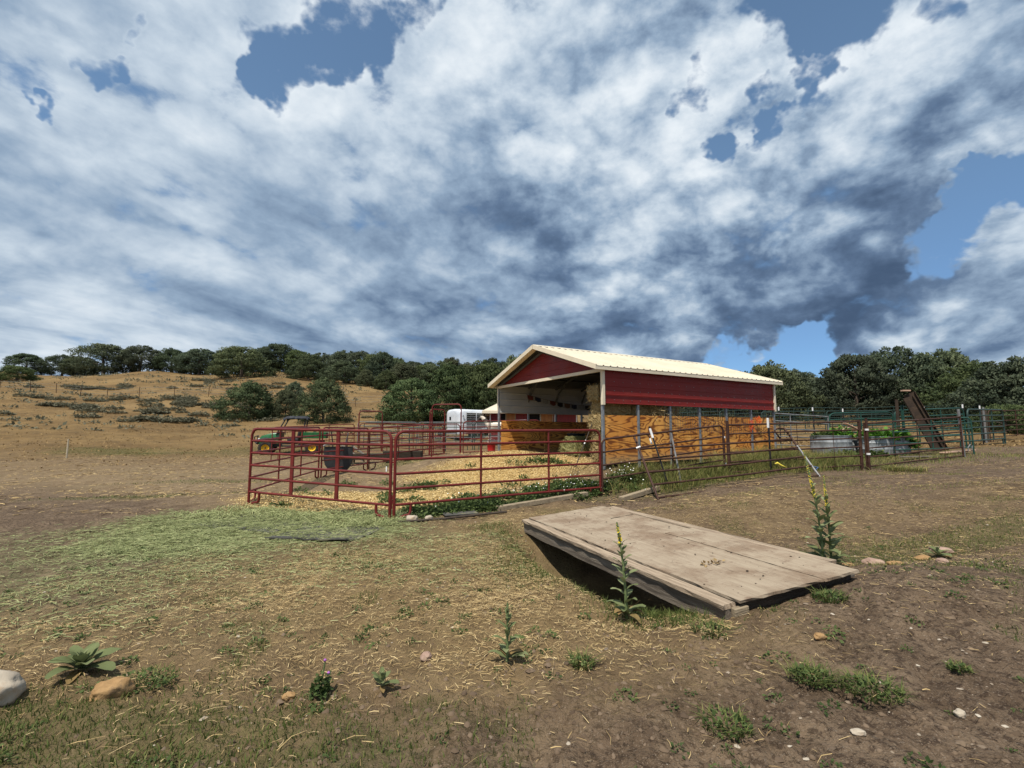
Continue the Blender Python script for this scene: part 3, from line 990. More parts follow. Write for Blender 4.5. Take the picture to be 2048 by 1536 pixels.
    MB().prism([(BW / 2 - .16, AP + .032), (BW / 2, AP + .10), (BW / 2 + .16, AP + .032), (BW / 2, AP + .085)], x1 - x0, 'x', x0).build('ridge_cap', 'roof_cream', b)
    sc = MB()
    for z in (.10, .335, .57, .80):
        for k in range(int(BL / .305) + 1):
            sc.box((.06 + k * .305, -.046, BP + z), (.014, .01, .014))
    q_ = sc.build('screws', 'grey_steel', b)
    q_['kind'] = 'stuff'
    # plywood kick sheets: right wall, left wall, back
    hp = 1.245
    for i in range(N):
        w = step - .07
        MB().box((w / 2, 0, hp / 2), (w, .016, hp - random.uniform(0, .03))).build('plywood_sheet', 'plywood', b, loc=(i * step + .035, .012, .03 + i * .012))
    for i in range(4):
        w = 1.80
        MB().box((w / 2, 0, .6), (w, .018, 1.2 - random.uniform(0, .03))).build('plywood_sheet', 'plywood', b, loc=(.06 + i * 1.815, BW - .06, .06))
    for i in range(2):
        MB().box((0, .9, .6), (.018, 1.8, 1.2)).build('plywood_sheet', 'plywood', b, loc=(BL - .06, 2.9 + i * 1.03 - .6, .06))
    # welded wire above the plywood
    wm = MB()
    z0, z1 = hp - .02, BP + .02
    for k in range(int(BL / .1016)):
        x = 2.2 + k * .1016
        if x < BL:
            wm.box((x, -.034, (z0 + z1) / 2 - .2), (.0035, .0035, z1 - z0 + .4))
    for k in range(8):
        wm.box(((BL + 2.2) / 2, -.038, z0 - .38 + k * .1016), (BL - 2.2, .0035, .0035))
    wm.build('wire_mesh', 'wire_grey', b)
    return b


build_barn()


# ------------------------------------------------------------------ hay, straw and tools in the barn
def fibres(n, box, length, width, out=None, axis=None):
    """loose thin stalks on the surface of a box; returns verts, faces, tints"""
    sx, sy, sz = box
    P = rng.uniform(-.5, .5, (n, 3)) * np.array(box)
    side = rng.choice(6, n, p=[.16, .16, .2, .2, .22, .06])
    for k, (ax, sg) in enumerate(((0, 1), (0, -1), (1, 1), (1, -1), (2, 1), (2, -1))):
        q = side == k
        P[q, ax] = sg * box[ax] / 2
    d = rng.normal(0, 1, (n, 3))
    nrm = np.zeros((n, 3))
    for k, (ax, sg) in enumerate(((0, 1), (0, -1), (1, 1), (1, -1), (2, 1), (2, -1))):
        nrm[side == k, ax] = sg
    d = d - nrm * (d * nrm).sum(1, keepdims=True) * .8 + nrm * .25
    d /= np.linalg.norm(d, axis=1, keepdims=True)
    L = rng.uniform(.4, 1.2, (n, 1)) * length
    w = np.cross(d, rng.normal(0, 1, (n, 3)))
    w = w / np.linalg.norm(w, axis=1, keepdims=True) * width
    a, b = P - d * L * .3, P + d * L * .7
    V = np.stack([a - w, a + w, b + w, b - w], 1).reshape(-1, 3)
    Fc = np.arange(n * 4).reshape(-1, 4)
    return V, Fc, np.repeat(rng.uniform(0, 1, n), 4)


def bale_mesh(size, body, fib, seed):
    """returns two meshes: the packed body and its loose stalks"""
    bm = bmesh.new()
    bmesh.ops.create_cube(bm, size=1)
    bmesh.ops.subdivide_edges(bm, edges=bm.edges[:], cuts=7, use_grid_fill=True)
    rn = random.Random(seed)
    for v in bm.verts:
        c = Vector((v.co.x * size[0], v.co.y * size[1], v.co.z * size[2]))
        e = sum(1 for q in v.co if abs(abs(q) - .5) < 1e-4)
        k = .97 if e >= 2 else 1.0
        wv = 1 - .035 * (abs(math.sin(v.co.x * 9.4)) < .25)
        v.co = Vector((c.x * k, c.y * k * wv, c.z * k * wv)) + Vector((rn.gauss(0, .014), rn.gauss(0, .014), rn.gauss(0, .012)))
    me = bpy.data.meshes.new('bale_body')
    bm.to_mesh(me)
    bm.free()
    me.materials.append(M[body])
    V, Fc, t = fibres(1500, size, .17, .0026)
    o = np_mesh('loose_stalks', V, Fc, fib, None, {'tint': ('FLOAT', 'POINT', t)})
    m2 = o.data
    bpy.data.objects.remove(o)
    tw = MB()
    for s in (-.22, .22):
        x = s * size[0] * 1.1
        hy, hz = size[1] / 2 * 1.0, size[2] / 2 * 1.0
        tw.tube([(x, -hy, -hz), (x, hy, -hz), (x, hy, hz), (x, -hy, hz), (x, -hy, -hz)], .005, 4, False)
    o = tw.build('twine', 'twine_tan')
    m3 = o.data
    bpy.data.objects.remove(o)
    return me, m2, m3


BALE_A = bale_mesh((.96, .47, .385), 'bale_body', 'bale_straw', 1)
BALE_B = bale_mesh((.96, .47, .385), 'bale_body', 'bale_straw', 2)
BALE_G = bale_mesh((.92, .47, .40), 'bale_body_green', 'hay_green_bale', 3)


def bale(meshes, loc, rot, label, group=None, s=1.0):
    t = thing('hay_bale', label, 'hay bale', loc, 0, group)
    t.rotation_euler = rot
    t.scale = (s, s, s)
    obj('bale_body', meshes[0], None, t)
    f = obj('loose_stalks', meshes[1], None, t)
    f['kind'] = 'stuff'
    obj('twine', meshes[2], None, t)
    return t


order = ['bottom', 'second from the ground', 'middle', 'second from the top', 'topmost']
fl = .10
for k in range(5):
    off = (.0, .03, -.04, .05, -.06)[k]
    p = bw(.62 + off, .42 + (.0, -.03, .03, .0, .04)[k], fl + .195 + k * .392)
    bale((BALE_A, BALE_B)[k % 2], p, (random.uniform(-.03, .03), random.uniform(-.03, .03), BARN_A + random.uniform(-.07, .07) + (math.pi if k % 2 else 0)),
         '%s straw bale of the front stack just inside the right corner post' % order[k], 'straw bales stacked along the right barn wall')
for k in range(5):
    p = bw(1.68 + (.02, -.03, .04, 0, .03)[k], .40, fl + .195 + k * .392)
    bale((BALE_B, BALE_A)[k % 2], p, (random.uniform(-.03, .03), random.uniform(-.03, .03), BARN_A + random.uniform(-.06, .06)),
         '%s straw bale of the second stack behind the plywood wall' % order[k], 'straw bales stacked along the right barn wall')
# loose straw spilled on top of the second stack
V, Fc, t = fibres(900, (1.0, .55, .12), .34, .005)
o = np_mesh('loose_straw', V, Fc, 'straw', None, {'tint': ('FLOAT', 'POINT', .4 + .6 * t)})
o.location = bw(2.35, .36, 1.43)
o.rotation_euler = (0, 0, BARN_A)
tag(o, 'loose yellow straw heaped behind the wire above the plywood wall', 'straw', None, 'stuff')
pg = bw(.75, 2.15, 0)
bale(BALE_G, (pg.x, pg.y, gz(pg.x, pg.y) + .22), (0, .02, BARN_A + 1.45), 'green hay bale lying alone in the middle of the barn mouth')
fk = thing('hay_flake', 'loose flake of green hay on top of the lone bale in the barn', 'hay', (pg.x + .02, pg.y + .05, gz(pg.x, pg.y) + .49), BARN_A + 1.4)
q = obj('bale_body', BALE_G[0], None, fk)
q2 = obj('loose_stalks', BALE_G[1], None, fk)
q2['kind'] = 'stuff'
for qq in (q, q2):
    qq.scale = (.55, .9, .38)


def build_bin():
    p = bw(1.9, 3.55)
    t = thing('feed_bin', 'dark round plastic bin against the plywood inside the barn', 'bin', (p.x, p.y, gz(p.x, p.y)))
    MB().lathe([(.0, .0), (.22, .0), (.25, .1), (.29, .68), (.305, .70), (.30, .71), (.275, .70), (.25, .15), (0, .12)], 20).build('body', 'bin_black', t, True)
    MB().lathe([(.30, .68), (.32, .70), (.31, .725), (.295, .71)], 20).build('rim', 'bin_black', t, True)
    p = bw(3.4, 1.5)
    t = thing('barrel', 'dark green plastic barrel with a white label beside the straw stack', 'barrel', (p.x, p.y, gz(p.x, p.y)))
    MB().lathe([(0, 0), (.26, 0), (.28, .05), (.30, .4), (.28, .78), (.25, .84), (0, .86)], 20).build('body', 'barrel_green', t, True)
    for z in (.25, .58):
        MB().lathe([(.292, z - .02), (.308, z), (.292, z + .02)], 20).build('hoop', 'barrel_green', t, True)
    MB().box((-.20, -.215, .66), (.12, .015, .10), Euler((0, 0, -.8))).build('label_sticker', 'white_cap', t)


build_bin()


def build_bags():
    for k in range(4):
        p = bw(2.7 + (0, .05, -.04, .1)[k], 2.55 + (0, .04, -.05, .1)[k], .16 + k * .13)
        bm = bmesh.new()
        bmesh.ops.create_uvsphere(bm, u_segments=18, v_segments=10, radius=1)
        for v in bm.verts:
            c = v.co
            f = lambda q: math.copysign(abs(q) ** .55, q)
            v.co = Vector((f(c.x) * .36, f(c.y) * .24, c.z * .078 + .012 * math.sin(c.x * 5 + k) * math.cos(c.y * 4)))
        me = bpy.data.meshes.new('sack')
        bm.to_mesh(me)
        bm.free()
        o = obj('feed_sack', me, 'bag_green', None, 'all', p)
        o.rotation_euler = (0, 0, BARN_A + 1.3 + (0, .12, -.1, .3)[k])
        tag(o, '%s green and white feed sack in the pile inside the barn' % ('lowest', 'second lowest', 'second highest', 'highest')[k], 'sack', 'feed sacks piled in the barn')


build_bags()


def build_fork():
    a = bw(.30, .88, 0)
    a.z = gz(a.x, a.y)
    foot = Vector((1.49, 12.35, 0))
    foot.z = gz(foot.x, foot.y)
    top = bw(.28, .60, 1.32)
    t = thing('pitchfork', 'long-handled pitchfork leaning on the straw stack at the barn mouth', 'pitchfork', foot)
    d = top - foot
    MB().tube([d * .14, d], .014, 8).build('handle', 'dark_wood', t)
    MB().tube([d * .50, d * .56], .017, 8).build('handle_sleeve', 'white_cap', t)
    side = d.cross(Vector((0, 1, 0))).normalized()
    MB().tube([d * .14 - side * .09, d * .14 + side * .09], .008, 6).build('head', 'brown_rust', t)
    for k in range(4):
        s = side * (-.09 + .06 * k)
        MB().tube([d * .14 + s, d * .07 + s + Vector((0, -.03, 0)), s + Vector((0, -.10, .01))], .006, 6).build('tine', 'brown_rust', t)


build_fork()


def build_bunting():
    t = thing('flag_string', 'string of small cloth flags hung along the white inner wall of the barn', 'bunting', bw(1.0, BW - .16, 2.32), BARN_A)
    cols = ['flag_red', 'flag_blue', 'flag_white', 'flag_red', 'flag_black', 'flag_brown', 'flag_blue', 'flag_white', 'flag_black', 'flag_brown', 'flag_black', 'flag_blue', 'flag_red', 'flag_black']
    pts = []
    n = len(cols)
    for i in range(n + 1):
        s = i / n
        pts.append(Vector((s * 4.6, -.06, -.12 - .38 * math.sin(min(1, s * 1.6) * math.pi / 2) + .10 * s)))
    MB().tube(pts, .006, 4).build('cord', 'dark_wood', t)
    for i, c in enumerate(cols):
        a, b = pts[i], pts[i + 1]
        a2, b2 = a.lerp(b, .12), a.lerp(b, .88)
        m = (a2 + b2) / 2 + Vector((0, -.01 - .02 * (i % 2), -.17))
        MB().add([a2, b2, b2 + Vector((0, -.012, -.13)), m, a2 + Vector((0, -.012, -.13))], [(0, 1, 2, 3, 4)]).build('flag', c, t)


build_bunting()


# ------------------------------------------------------------------ tube panels and gates
def corral_panel(name, label, cat, p0, p1, h, mat, nrail=6, uprights=(.5,), r=.022, feet='j', bow=.16, zb=.24, group=None, flat=(), rr=None, lift=0.0, wr=None, ends=(True, True)):
    p0, p1 = Vector(p0), Vector(p1)
    d = p1 - p0
    L = math.hypot(d.x, d.y)
    sl = d.z / L
    t = thing(name, label, cat, p0, math.atan2(d.y, d.x), group)

    def P(x, z, y=0.0):
        return Vector((x, y, z + sl * x + lift))
    arc = [(bow * (1 - math.cos(a)), h - bow + bow * math.sin(a)) for a in np.linspace(0, math.pi / 2, 6)]
    pts = [P(0, -.0)] + [P(x, z) for x, z in arc] + [P(L - x, z) for x, z in arc[::-1]] + [P(L, 0)]
    if not bow:
        pts = [P(0, 0), P(0, h), P(L, h), P(L, 0)]
        MB().tube([P(0, 0), P(0, h + .03)], r * 1.15, 8).build('end_post', mat, t, True)
        MB().tube([P(L, 0), P(L, h + .03)], r * 1.15, 8).build('end_post', mat, t, True)
        MB().tube([P(0, h), P(L, h)], r, 8).build('top_rail', mat, t, True)
    else:
        MB().tube(pts, r, 8).build('frame', mat, t, True)
    for k in range(nrail - 1):
        z = zb + (h - zb) * (k / (nrail - 1)) ** .95
        sag = random.uniform(-.008, .008)
        MB().tube([P(0, z), P(L / 2, z + sag), P(L, z)], rr or r * .86, 8, False).build('rail', mat, t, True)
    for k, u in enumerate(uprights):
        x = L * u
        if k in flat:
            MB().bbox(P(x, (zb + h) / 2), (.085, .03, h - zb + .02), .008).build('upright', mat, t)
        else:
            MB().tube([P(x, zb - .015), P(x, h)], wr or r * .8, 6).build('upright', mat, t, True)
    if feet == 'j':
        for sg, xe in ((1, 0), (-1, L)):
            MB().tube([P(xe + sg * .30, zb), P(xe + sg * .30, zb * .45), P(xe + sg * .27, zb * .22), P(xe + sg * .20, .04), P(xe + sg * .10, .015)], r * .95, 8).build('foot', mat, t, True)
    elif feet == 's':
        for xe in (.3, L - .3):
            MB().tube([P(xe, zb), P(xe, -.02)], r * .9, 8).build('foot', mat, t, True)
    return t


def g3(x, y, dz=0.0):
    return Vector((x, y, gz(x, y) + dz))


RH = 1.52
F0, F1, F2 = Vector((-5.38, 10.2, .15)), Vector((-2.13, 8.72, .085)), Vector((1.99, 11.2, .13))
F1b = Vector((-2.06, 8.74, .085))
c = corral_panel('corral_panel', 'dark red tube panel with two wide flat uprights beside the green hay', 'fence panel', F0, F1, RH, 'red_paint', 6, (.33, .655), .027, flat=(0, 1), group='red tube corral panels')
MB().box((3.5, -.028, .8), (.02, .012, .09)).build('sticker', 'white_cap', c)
c = corral_panel('corral_panel', 'long dark red tube panel in front of the yellow bedding and the barn mouth', 'fence panel', F1b, F2, RH, 'red_paint', 6, (.36, .70), .027, group='red tube corral panels')
R3, R4m, R4e = g3(-5.85, 15.0), g3(-5.25, 18.0), g3(-2.98, 21.6)
corral_panel('corral_panel', 'dark red tube panel running back from the left corner of the pen', 'fence panel', F0 + Vector((-.05, .1, 0)), R3, RH, 'red_paint', 6, (.33, .66), .024, group='red tube corral panels')
corral_panel('corral_panel', 'red tube panel crossing in front of the tipped black wheelbarrow', 'fence panel', R3 + Vector((.06, .06, 0)), R4m, RH, 'red_paint', 6, (.5,), .024, group='red tube corral panels')
corral_panel('corral_panel', 'red tube panel behind the pen between the wheelbarrow and the tall arch', 'fence panel', R4m + Vector((.04, .05, 0)), R4e, RH, 'red_paint', 6, (.35, .68), .024, group='red tube corral panels')
corral_panel('corral_panel', 'red tube panel joining the tall arch to the left barn post', 'fence panel', Vector((-2.05, 20.7, .58)), Vector((1.2, 21.4, .66)), RH, 'red_paint', 6, (.33, .66), .023, group='red tube corral panels')
# hinge pins and chain where the two front panels meet
hp = thing('panel_connector', 'red pin connectors joining the two front red panels at the corner', 'connector', (-2.095, 8.73, .085))
for z in (.28, .36, .98):
    MB().box((0, 0, z), (.09, .03, .03)).build('lug', 'red_paint', hp)
MB().tube([(0, -.012, .18), (0, -.012, .42)], .009, 6).build('pin', 'red_paint', hp)


def bow_gate(label, p0, p1, h, mat, gate=True, group='tall arched gateways in the back pens'):
    p0, p1 = Vector(p0), Vector(p1)
    d = p1 - p0
    L = math.hypot(d.x, d.y)
    t = thing('arched_gateway', label, 'gateway', p0, math.atan2(d.y, d.x), group)
    b = .17
    arc = [(b * (1 - math.cos(a)), h - b + b * math.sin(a)) for a in np.linspace(0, math.pi / 2, 6)]
    MB().tube([(0, 0, 0)] + [(x, 0, z) for x, z in arc] + [(L - x, 0, z) for x, z in arc[::-1]] + [(L, 0, 0)], .03, 8).build('arch', mat, t, True)
    MB().tube([(0, 0, .02), (L, 0, .02)], .02, 6).build('sill', mat, t, True)
    if gate:
        g = MB().tube([(.06, .05, .2)] + [(.06 + x * .8, .05, z - h + 1.5) for x, z in arc] + [(L - .06 - x * .8, .05, z - h + 1.5) for x, z in arc[::-1]] + [(L - .06, .05, .2), (.06, .05, .2)], .021, 8).build('gate', mat, t, True)
        for z in (.2, .45, .7, .95, 1.2):
            MB().tube([(.06, .05, z), (L - .06, .05, z)], .018, 6, False).build('gate_rail', mat, g, True)
    return t


bow_gate('tall red arched gateway just left of the white stock trailer', g3(-3.50, 21.5), g3(-2.20, 21.2), 2.36, 'red_paint')
bow_gate('narrow red arched gateway seen edge-on behind the tall arch', g3(-4.1, 24.6), g3(-3.45, 25.2), 2.32, 'red_paint')
bow_gate('red arched gateway standing left in the back pens against the hillside', g3(-8.1, 26.0), g3(-6.95, 26.3), 2.15, 'red_paint')
# farther pens: grey and dark green panels
far = [
    ((-8.2, 25.6), (-11.0, 22.6), 'red_paint', 'faded red panel running left from the far arched gateway'),
    ((-9.4, 30.0), (-6.0, 31.0), 'grey_steel', 'grey tube panel at the back left of the far pens'),
    ((-6.9, 26.3), (-4.2, 25.0), 'red_paint', 'thin red panel between the two far arched gateways'),
    ((-5.9, 31.0), (-2.6, 31.6), 'grey_steel', 'grey tube panel at the back of the far pens before the dark tree'),
    ((-8.6, 28.6), (-5.2, 28.2), 'dark_green_panel', 'dark green tube panel low in the far pens'),
    ((-5.1, 28.2), (-2.2, 27.6), 'dark_green_panel', 'dark green tube panel in front of the white trailer nose'),
    ((-2.5, 31.6), (1.0, 30.6), 'grey_steel', 'grey tube panel in front of the horse and the trailer side'),
    ((-2.1, 27.6), (.6, 26.0), 'dark_green_panel', 'dark green tube panel beside the red bucket'),
]
for (a, b, mt, lb) in far:
    corral_panel('corral_panel', lb, 'fence panel', g3(*a), g3(*b), 1.5, mt, 6, (.33, .67), .022, feet='s', group='panels of the far pens')
# slatted hay rack of the far pens
hr = thing('hay_rack', 'dark slatted hay rack standing in the far pens', 'rack', g3(-5.6, 26.9), .1)
for k in range(15):
    MB().box((k * .14, 0, .95), (.03, .03, .62), Euler((.25, 0, 0))).build('slat', 'dark_green_panel', hr)
for z, y in ((.65, -.08), (1.26, .08)):
    MB().tube([(-.08, y, z), (2.05, y, z)], .025, 6).build('rail', 'dark_green_panel', hr)
for x in (0, 1.96):
    MB().tube([(x, 0, 0), (x, 0, 1.25)], .03, 6).build('leg', 'dark_green_panel', hr)


def trough(name, label, x, y, rot, L, W, H, mat='dark_wood'):
    t = thing(name, label, 'trough', g3(x, y), rot)
    for s in (-1, 1):
        MB().box((0, s * W / 2, H * .62), (L, .04, H * .6), Euler((s * -.25, 0, 0))).build('side_board', mat, t)
        MB().box((s * L / 2, 0, H * .62), (.04, W * .98, H * .6)).build('end_board', mat, t)
        for q in (-1, 1):
            MB().box((s * L * .4, q * W * .4, H * .2), (.06, .06, H * .42)).build('leg', mat, t)
    MB().box((0, 0, H * .36), (L * .98, W * .8, .03)).build('floor', mat, t)


trough('feed_trough', 'low dark feed trough behind the left red panels', -5.95, 20.6, .1, 1.6, .5, .42)
trough('feed_trough', 'low dark feed trough behind the panel corner, nearer the barn', -4.45, 20.2, .05, 1.5, .5, .46)
for k, (a, b) in enumerate((((-7.2, 20.6, .85), (-6.1, 20.4, .1)), ((-7.0, 20.8, .95), (-5.9, 20.7, .12)))):
    a, b = g3(a[0], a[1], a[2]), g3(b[0], b[1], b[2])
    o = MB()
    d = b - a
    rot = d.to_track_quat('X', 'Z').to_matrix()
    o.box((0, 0, 0), (d.length, .16, .04), rot)
    q = o.build('loose_board', 'grey_wood', None, loc=(a + b) / 2)
    tag(q, ('lower' if k == 0 else 'upper') + ' grey board leaning by the left feed trough in the pens', 'board', 'boards leaning by the trough')


# tipped wheelbarrow
def build_barrow():
    p = g3(-5.72, 16.3)
    t = thing('wheelbarrow', 'black plastic wheelbarrow tipped up on its nose behind the red panel', 'wheelbarrow', p, .12)
    prof = [(-.46, .86), (-.47, .45), (-.42, .24), (-.30, .09), (-.12, .01), (.10, .0), (.28, .06), (.40, .2), (.46, .42), (.46, .86)]
    vs = [(a, 0, b) for a, b in prof] + [(a * .82, .34, b * .82 + .09) for a, b in prof] + [(a * .95, -.02, b * .97 + .01) for a, b in prof]
    n = len(prof)
    fs = [(i, i + 1, n + i + 1, n + i) for i in range(n - 1)] + [tuple(range(n, 2 * n))] + [(i, 2 * n + i, 2 * n + i + 1, i + 1) for i in range(n - 1)]
    fs = fs + [tuple(range(2 * n, 3 * n))]
    MB().add(vs, fs).build('tray', 'black_poly', t)
    MB().tube([(-.48, -.02, .86), (-.40, -.05, .90), (.1, -.05, .93), (.40, -.04, .92), (.48, -.02, .87)], .028, 8).build('rim', 'grey_poly', t, True)
    MB().tube([(-.20, .1, .5), (-.22, .12, .95), (-.28, .1, 1.34)], .02, 8).build('handle', 'utv_black', t, True)
    MB().tube([(.22, .1, .5), (.20, .12, .95), (.27, .1, 1.30)], .02, 8).build('handle', 'grey_steel', t, True)
    w = MB().lathe([(.10, -.04), (.17, -.045), (.19, 0), (.17, .045), (.10, .04)], 18)
    w = w.build('wheel', 'tyre', t, True, (0, .45, .19))
    w.rotation_euler = (0, R(90), 0)


build_barrow()

# ------------------------------------------------------------------ brown gates on the right
BH = 1.24
corral_panel('pipe_gate', 'rusty brown pipe gate in front of the plywood wall, hung at the red panel', 'gate', Vector((2.04, 11.22, .20)), Vector((5.44, 12.7, .55)), BH, 'brown_rust', 5, (.55,), .024, feet=None, zb=.03, group='rusty brown pipe gates', bow=.13)
corral_panel('pipe_fence', 'rusty brown pipe panel between the strapped posts and the two tanks', 'fence panel', Vector((5.62, 12.8, .50)), Vector((9.83, 13.9, .62)), 1.30, 'brown_rust', 6, (.5, .78), .024, feet=None, zb=.08, bow=0, wr=.008, group='rusty brown pipe gates')
corral_panel('pipe_fence', 'rusty brown pipe panel at the right end in front of the leaning beams', 'fence panel', Vector((9.97, 13.92, .58)), Vector((14.05, 15.4, .82)), 1.28, 'brown_rust', 6, (.28, .52, .80), .024, feet=None, zb=.08, bow=0, wr=.009, group='rusty brown pipe gates')


def post(name, label, x, y, h, r, mat, cap=None, lean=(0, 0), cat='post', group=None, strap=()):
    t = thing(name, label, cat, g3(x, y), 0, group)
    top = Vector((lean[0], lean[1], h))
    MB().tube([(0, 0, -.15), top], r, 8).build('shaft', mat, t, True)
    if cap:
        MB().tube([top * (1 - cap / h), top + Vector((0, 0, .012))], r * 1.25, 8).build('cap', 'white_cap', t, True)
    for z in strap:
        MB().tube([top * (z / h), top * ((z + .05) / h)], r * 1.5, 8).build('strap', 'white_cap', t, True)
    return t


def tee_post(label, x, y, h, cap=.2, lean=(0, 0), group='steel T-posts', mat='utv_black', w=.042):
    t = thing('tee_post', label, 'post', g3(x, y), .5, group)
    top = Vector((lean[0], lean[1], h))
    q = top.normalized().to_track_quat('Z', 'Y').to_matrix()
    m = MB().box(top / 2, (w, .008, h + .2), q).box(top / 2 + q @ Vector((0, w * .4, 0)), (.008, w * .8, h + .2), q)
    m.build('shaft', mat, t)
    if cap:
        MB().bbox(top * (1 - cap / 2 / h) + Vector((0, 0, .02)), (w * 1.25, w * 1.25, cap), .008, q).build('cap', 'white_cap', t)
    return t


post('pipe_post', 'rusty brown post with white straps where two pipe gates meet', 5.47, 12.74, 1.20, .028, 'brown_rust', strap=(.98, .30))
post('pipe_post', 'taller rusty brown post right of the strapped gate post', 5.60, 12.80, 1.42, .035, 'brown_rust')
post('pipe_post', 'rusty brown left post of the pair before the oval tank', 9.80, 13.9, 1.42, .032, 'brown_rust')
post('pipe_post', 'rusty brown right post of the pair before the oval tank', 9.99, 13.86, 1.44, .034, 'brown_rust', strap=(1.1, .42))
post('pipe_post', 'grey end post leaning at the right end of the brown fence', 14.10, 15.42, 1.50, .038, 'grey_steel', lean=(-.06, 0))
tee_post('black T-post with a long white cap in front of the right barn corner', 6.75, 12.95, 1.42, .26)
tee_post('leaning T-post with a white top in front of the plywood wall', 3.58, 11.35, 1.36, .24, lean=(-.10, .45), w=.034)
post('pipe_post', 'thin leaning grey post behind the leaning white-topped T-post', 3.98, 11.6, 1.22, .022, 'grey_steel', lean=(-.12, .35))
o = MB().tube([(0, 0, 0), (0, 0, .1), (.08, 0, .2), (.14, 0, .16), (.12, 0, .04)], .016, 6).build('chain', 'grey_steel', None, loc=(14.18, 15.36, 1.05))
tag(o, 'short steel chain and latch hanging on the grey end post', 'chain')


def leaning_panel():
    b0, b1 = Vector((3.11, 10.6, .17)), Vector((7.66, 12.36, .50))
    t0, t1 = Vector((2.93, 11.85, 1.53)), Vector((7.50, 13.55, 1.72))
    t = thing('pipe_fence', 'brown pipe panel tipped back and leaning on the fence in front of the barn', 'fence panel', b0, 0, 'rusty brown pipe gates')
    e0, e1 = t0 - b0, t1 - b0
    f1 = b1 - b0
    MB().tube([(0, 0, 0), e0 * .5, e0], .026, 8).build('end_post', 'brown_rust', t, True)
    MB().tube([f1, f1.lerp(e1, .62)], .026, 8).build('end_post', 'grey_steel', t, True)
    MB().tube([f1.lerp(e1, .62), e1], .027, 8).build('end_post', 'brown_rust', t, True)
    u = (f1).normalized()
    # loops at the upper corners
    MB().tube([e0, e0 + u * .28 + Vector((0, 0, .03)), e0 + u * .42 + Vector((0, -.05, -.03)), e0 + u * .46 + Vector((0, -.1, -.17))], .02, 8).build('loop', 'brown_rust', t, True)
    MB().tube([e0 + u * .44 + Vector((0, -.08, -.10)), e0 + u * .47 + Vector((0, -.12, -.24))], .022, 8).build('loop_sleeve', 'white_cap', t, True)
    MB().tube([e1, e1 - u * .26 + Vector((0, 0, .02)), e1 - u * .40 + Vector((0, -.04, -.03)), e1 - u * .22 + Vector((0, -.1, -.30))], .02, 8).build('loop', 'brown_rust', t, True)
    for k in range(5):
        f = .03 + .185 * k
        MB().tube([e0 * f, e0.lerp(e1, .5) * f + f1 * .5 * (1 - f) + Vector((0, 0, -.02)), f1.lerp(e1, f)], .023, 8).build('rail', 'brown_rust', t, True)
    MB().tube([(e0 * .78) + Vector((-.06, 0, 0)), (e0 * .78) + Vector((.04, 0, 0.04))], .024, 8).build('clamp', 'white_cap', t, True)
    MB().tube([f1.lerp(e1, .12) + Vector((0, 0, .02)), f1.lerp(e1, .16) + Vector((.10, -.02, .03)), f1.lerp(e1, .2) + Vector((.04, 0, 0))], .014, 6).build('rope', 'blue_rope', t, True)


leaning_panel()
# green and grey panels behind on the right
GG = 'green panels behind the tanks'
corral_panel('corral_panel', 'green tube panel with rounded corner directly behind the two tanks', 'fence panel', g3(12.6, 19.5), g3(15.2, 19.6), 1.55, 'green_paint', 6, (.5,), .029, feet='s', group=GG, bow=.22)
corral_panel('corral_panel', 'green tube panel behind the leaning rusty beams', 'fence panel', g3(15.25, 19.55), g3(18.6, 20.2), 1.60, 'green_paint', 6, (.33, .66), .029, feet='s', group=GG, bow=.22)
corral_panel('corral_panel', 'grey tube panel just right of the barn corner', 'fence panel', g3(9.9, 18.6), g3(12.55, 19.5), 1.42, 'grey_steel', 5, (.3,), .024, feet='s', group=GG, bow=0)
corral_panel('corral_panel', 'low green tube gate behind the brown fence end post', 'fence panel', g3(13.4, 17.3), g3(15.6, 16.7), 1.25, 'green_paint', 6, (.5,), .026, feet='s', group=GG)
corral_panel('corral_panel', 'green tube panel with rounded corner right of the leaning beams', 'fence panel', g3(18.75, 20.2), g3(22.6, 22.6), 1.55, 'dark_green_panel', 6, (.33, .66), .034, feet='s', group=GG, bow=.22)
far2 = [((11, 34), (15, 35.5)), ((15.1, 35.6), (19, 37)), ((19.1, 37), (23, 38.2)), ((23.1, 38.2), (27, 38.4)), ((27.1, 38.4), (31, 38)), ((31.1, 38), (35, 37.0)), ((14, 27.5), (18.5, 29)), ((18.6, 29), (23, 29.6))]
names = ['first from the barn', 'second from the barn', 'third from the barn', 'fourth from the barn', 'fifth from the barn', 'at the far right', 'standing nearer, left half', 'standing nearer, right half']
for k, (a, b) in enumerate(far2):
    corral_panel('corral_panel', 'dark green panel of the far paddock under the trees, ' + names[k], 'fence panel', g3(*a), g3(*b), 1.55, 'dark_green_panel', 6, (.33, .67), .024, feet='s', group='far paddock panels')
tps = [((11.6, 21.3), 'right of the barn corner'), ((17.2, 28.0), 'in the paddock left of the green corner'), ((13.5, 22.0), 'just left of the green panel corner'), ((16.2, 24.0), 'above the oval tank'), ((20.4, 24.8), 'above the leaning beams'), ((19.6, 21.3), 'right of the leaning beams'), ((21.2, 22.2), 'left of the thick wooden post'), ((22.3, 26.5), 'in the paddock behind the beams')]
for (x, y), w in tps:
    tee_post('white-capped T-post ' + w, x, y, 1.72, .16, group='white-capped T-posts of the right paddock')
post('wooden_post', 'thick dark wooden post at the right corner of the paddock', 22.9, 23.8, 1.62, .11, 'dark_wood', cat='post')
post('wooden_post', 'pale top brace post against the thick wooden corner post', 22.6, 23.5, 1.7, .04, 'grey_steel', cat='post')
corral_panel('corral_panel', 'brown tube panel from the wooden corner post to the right edge', 'fence panel', g3(23.1, 23.8), g3(27.5, 26.0), 1.5, 'brown_rust', 6, (.3, .62), .024, feet='s', group='right edge panels')
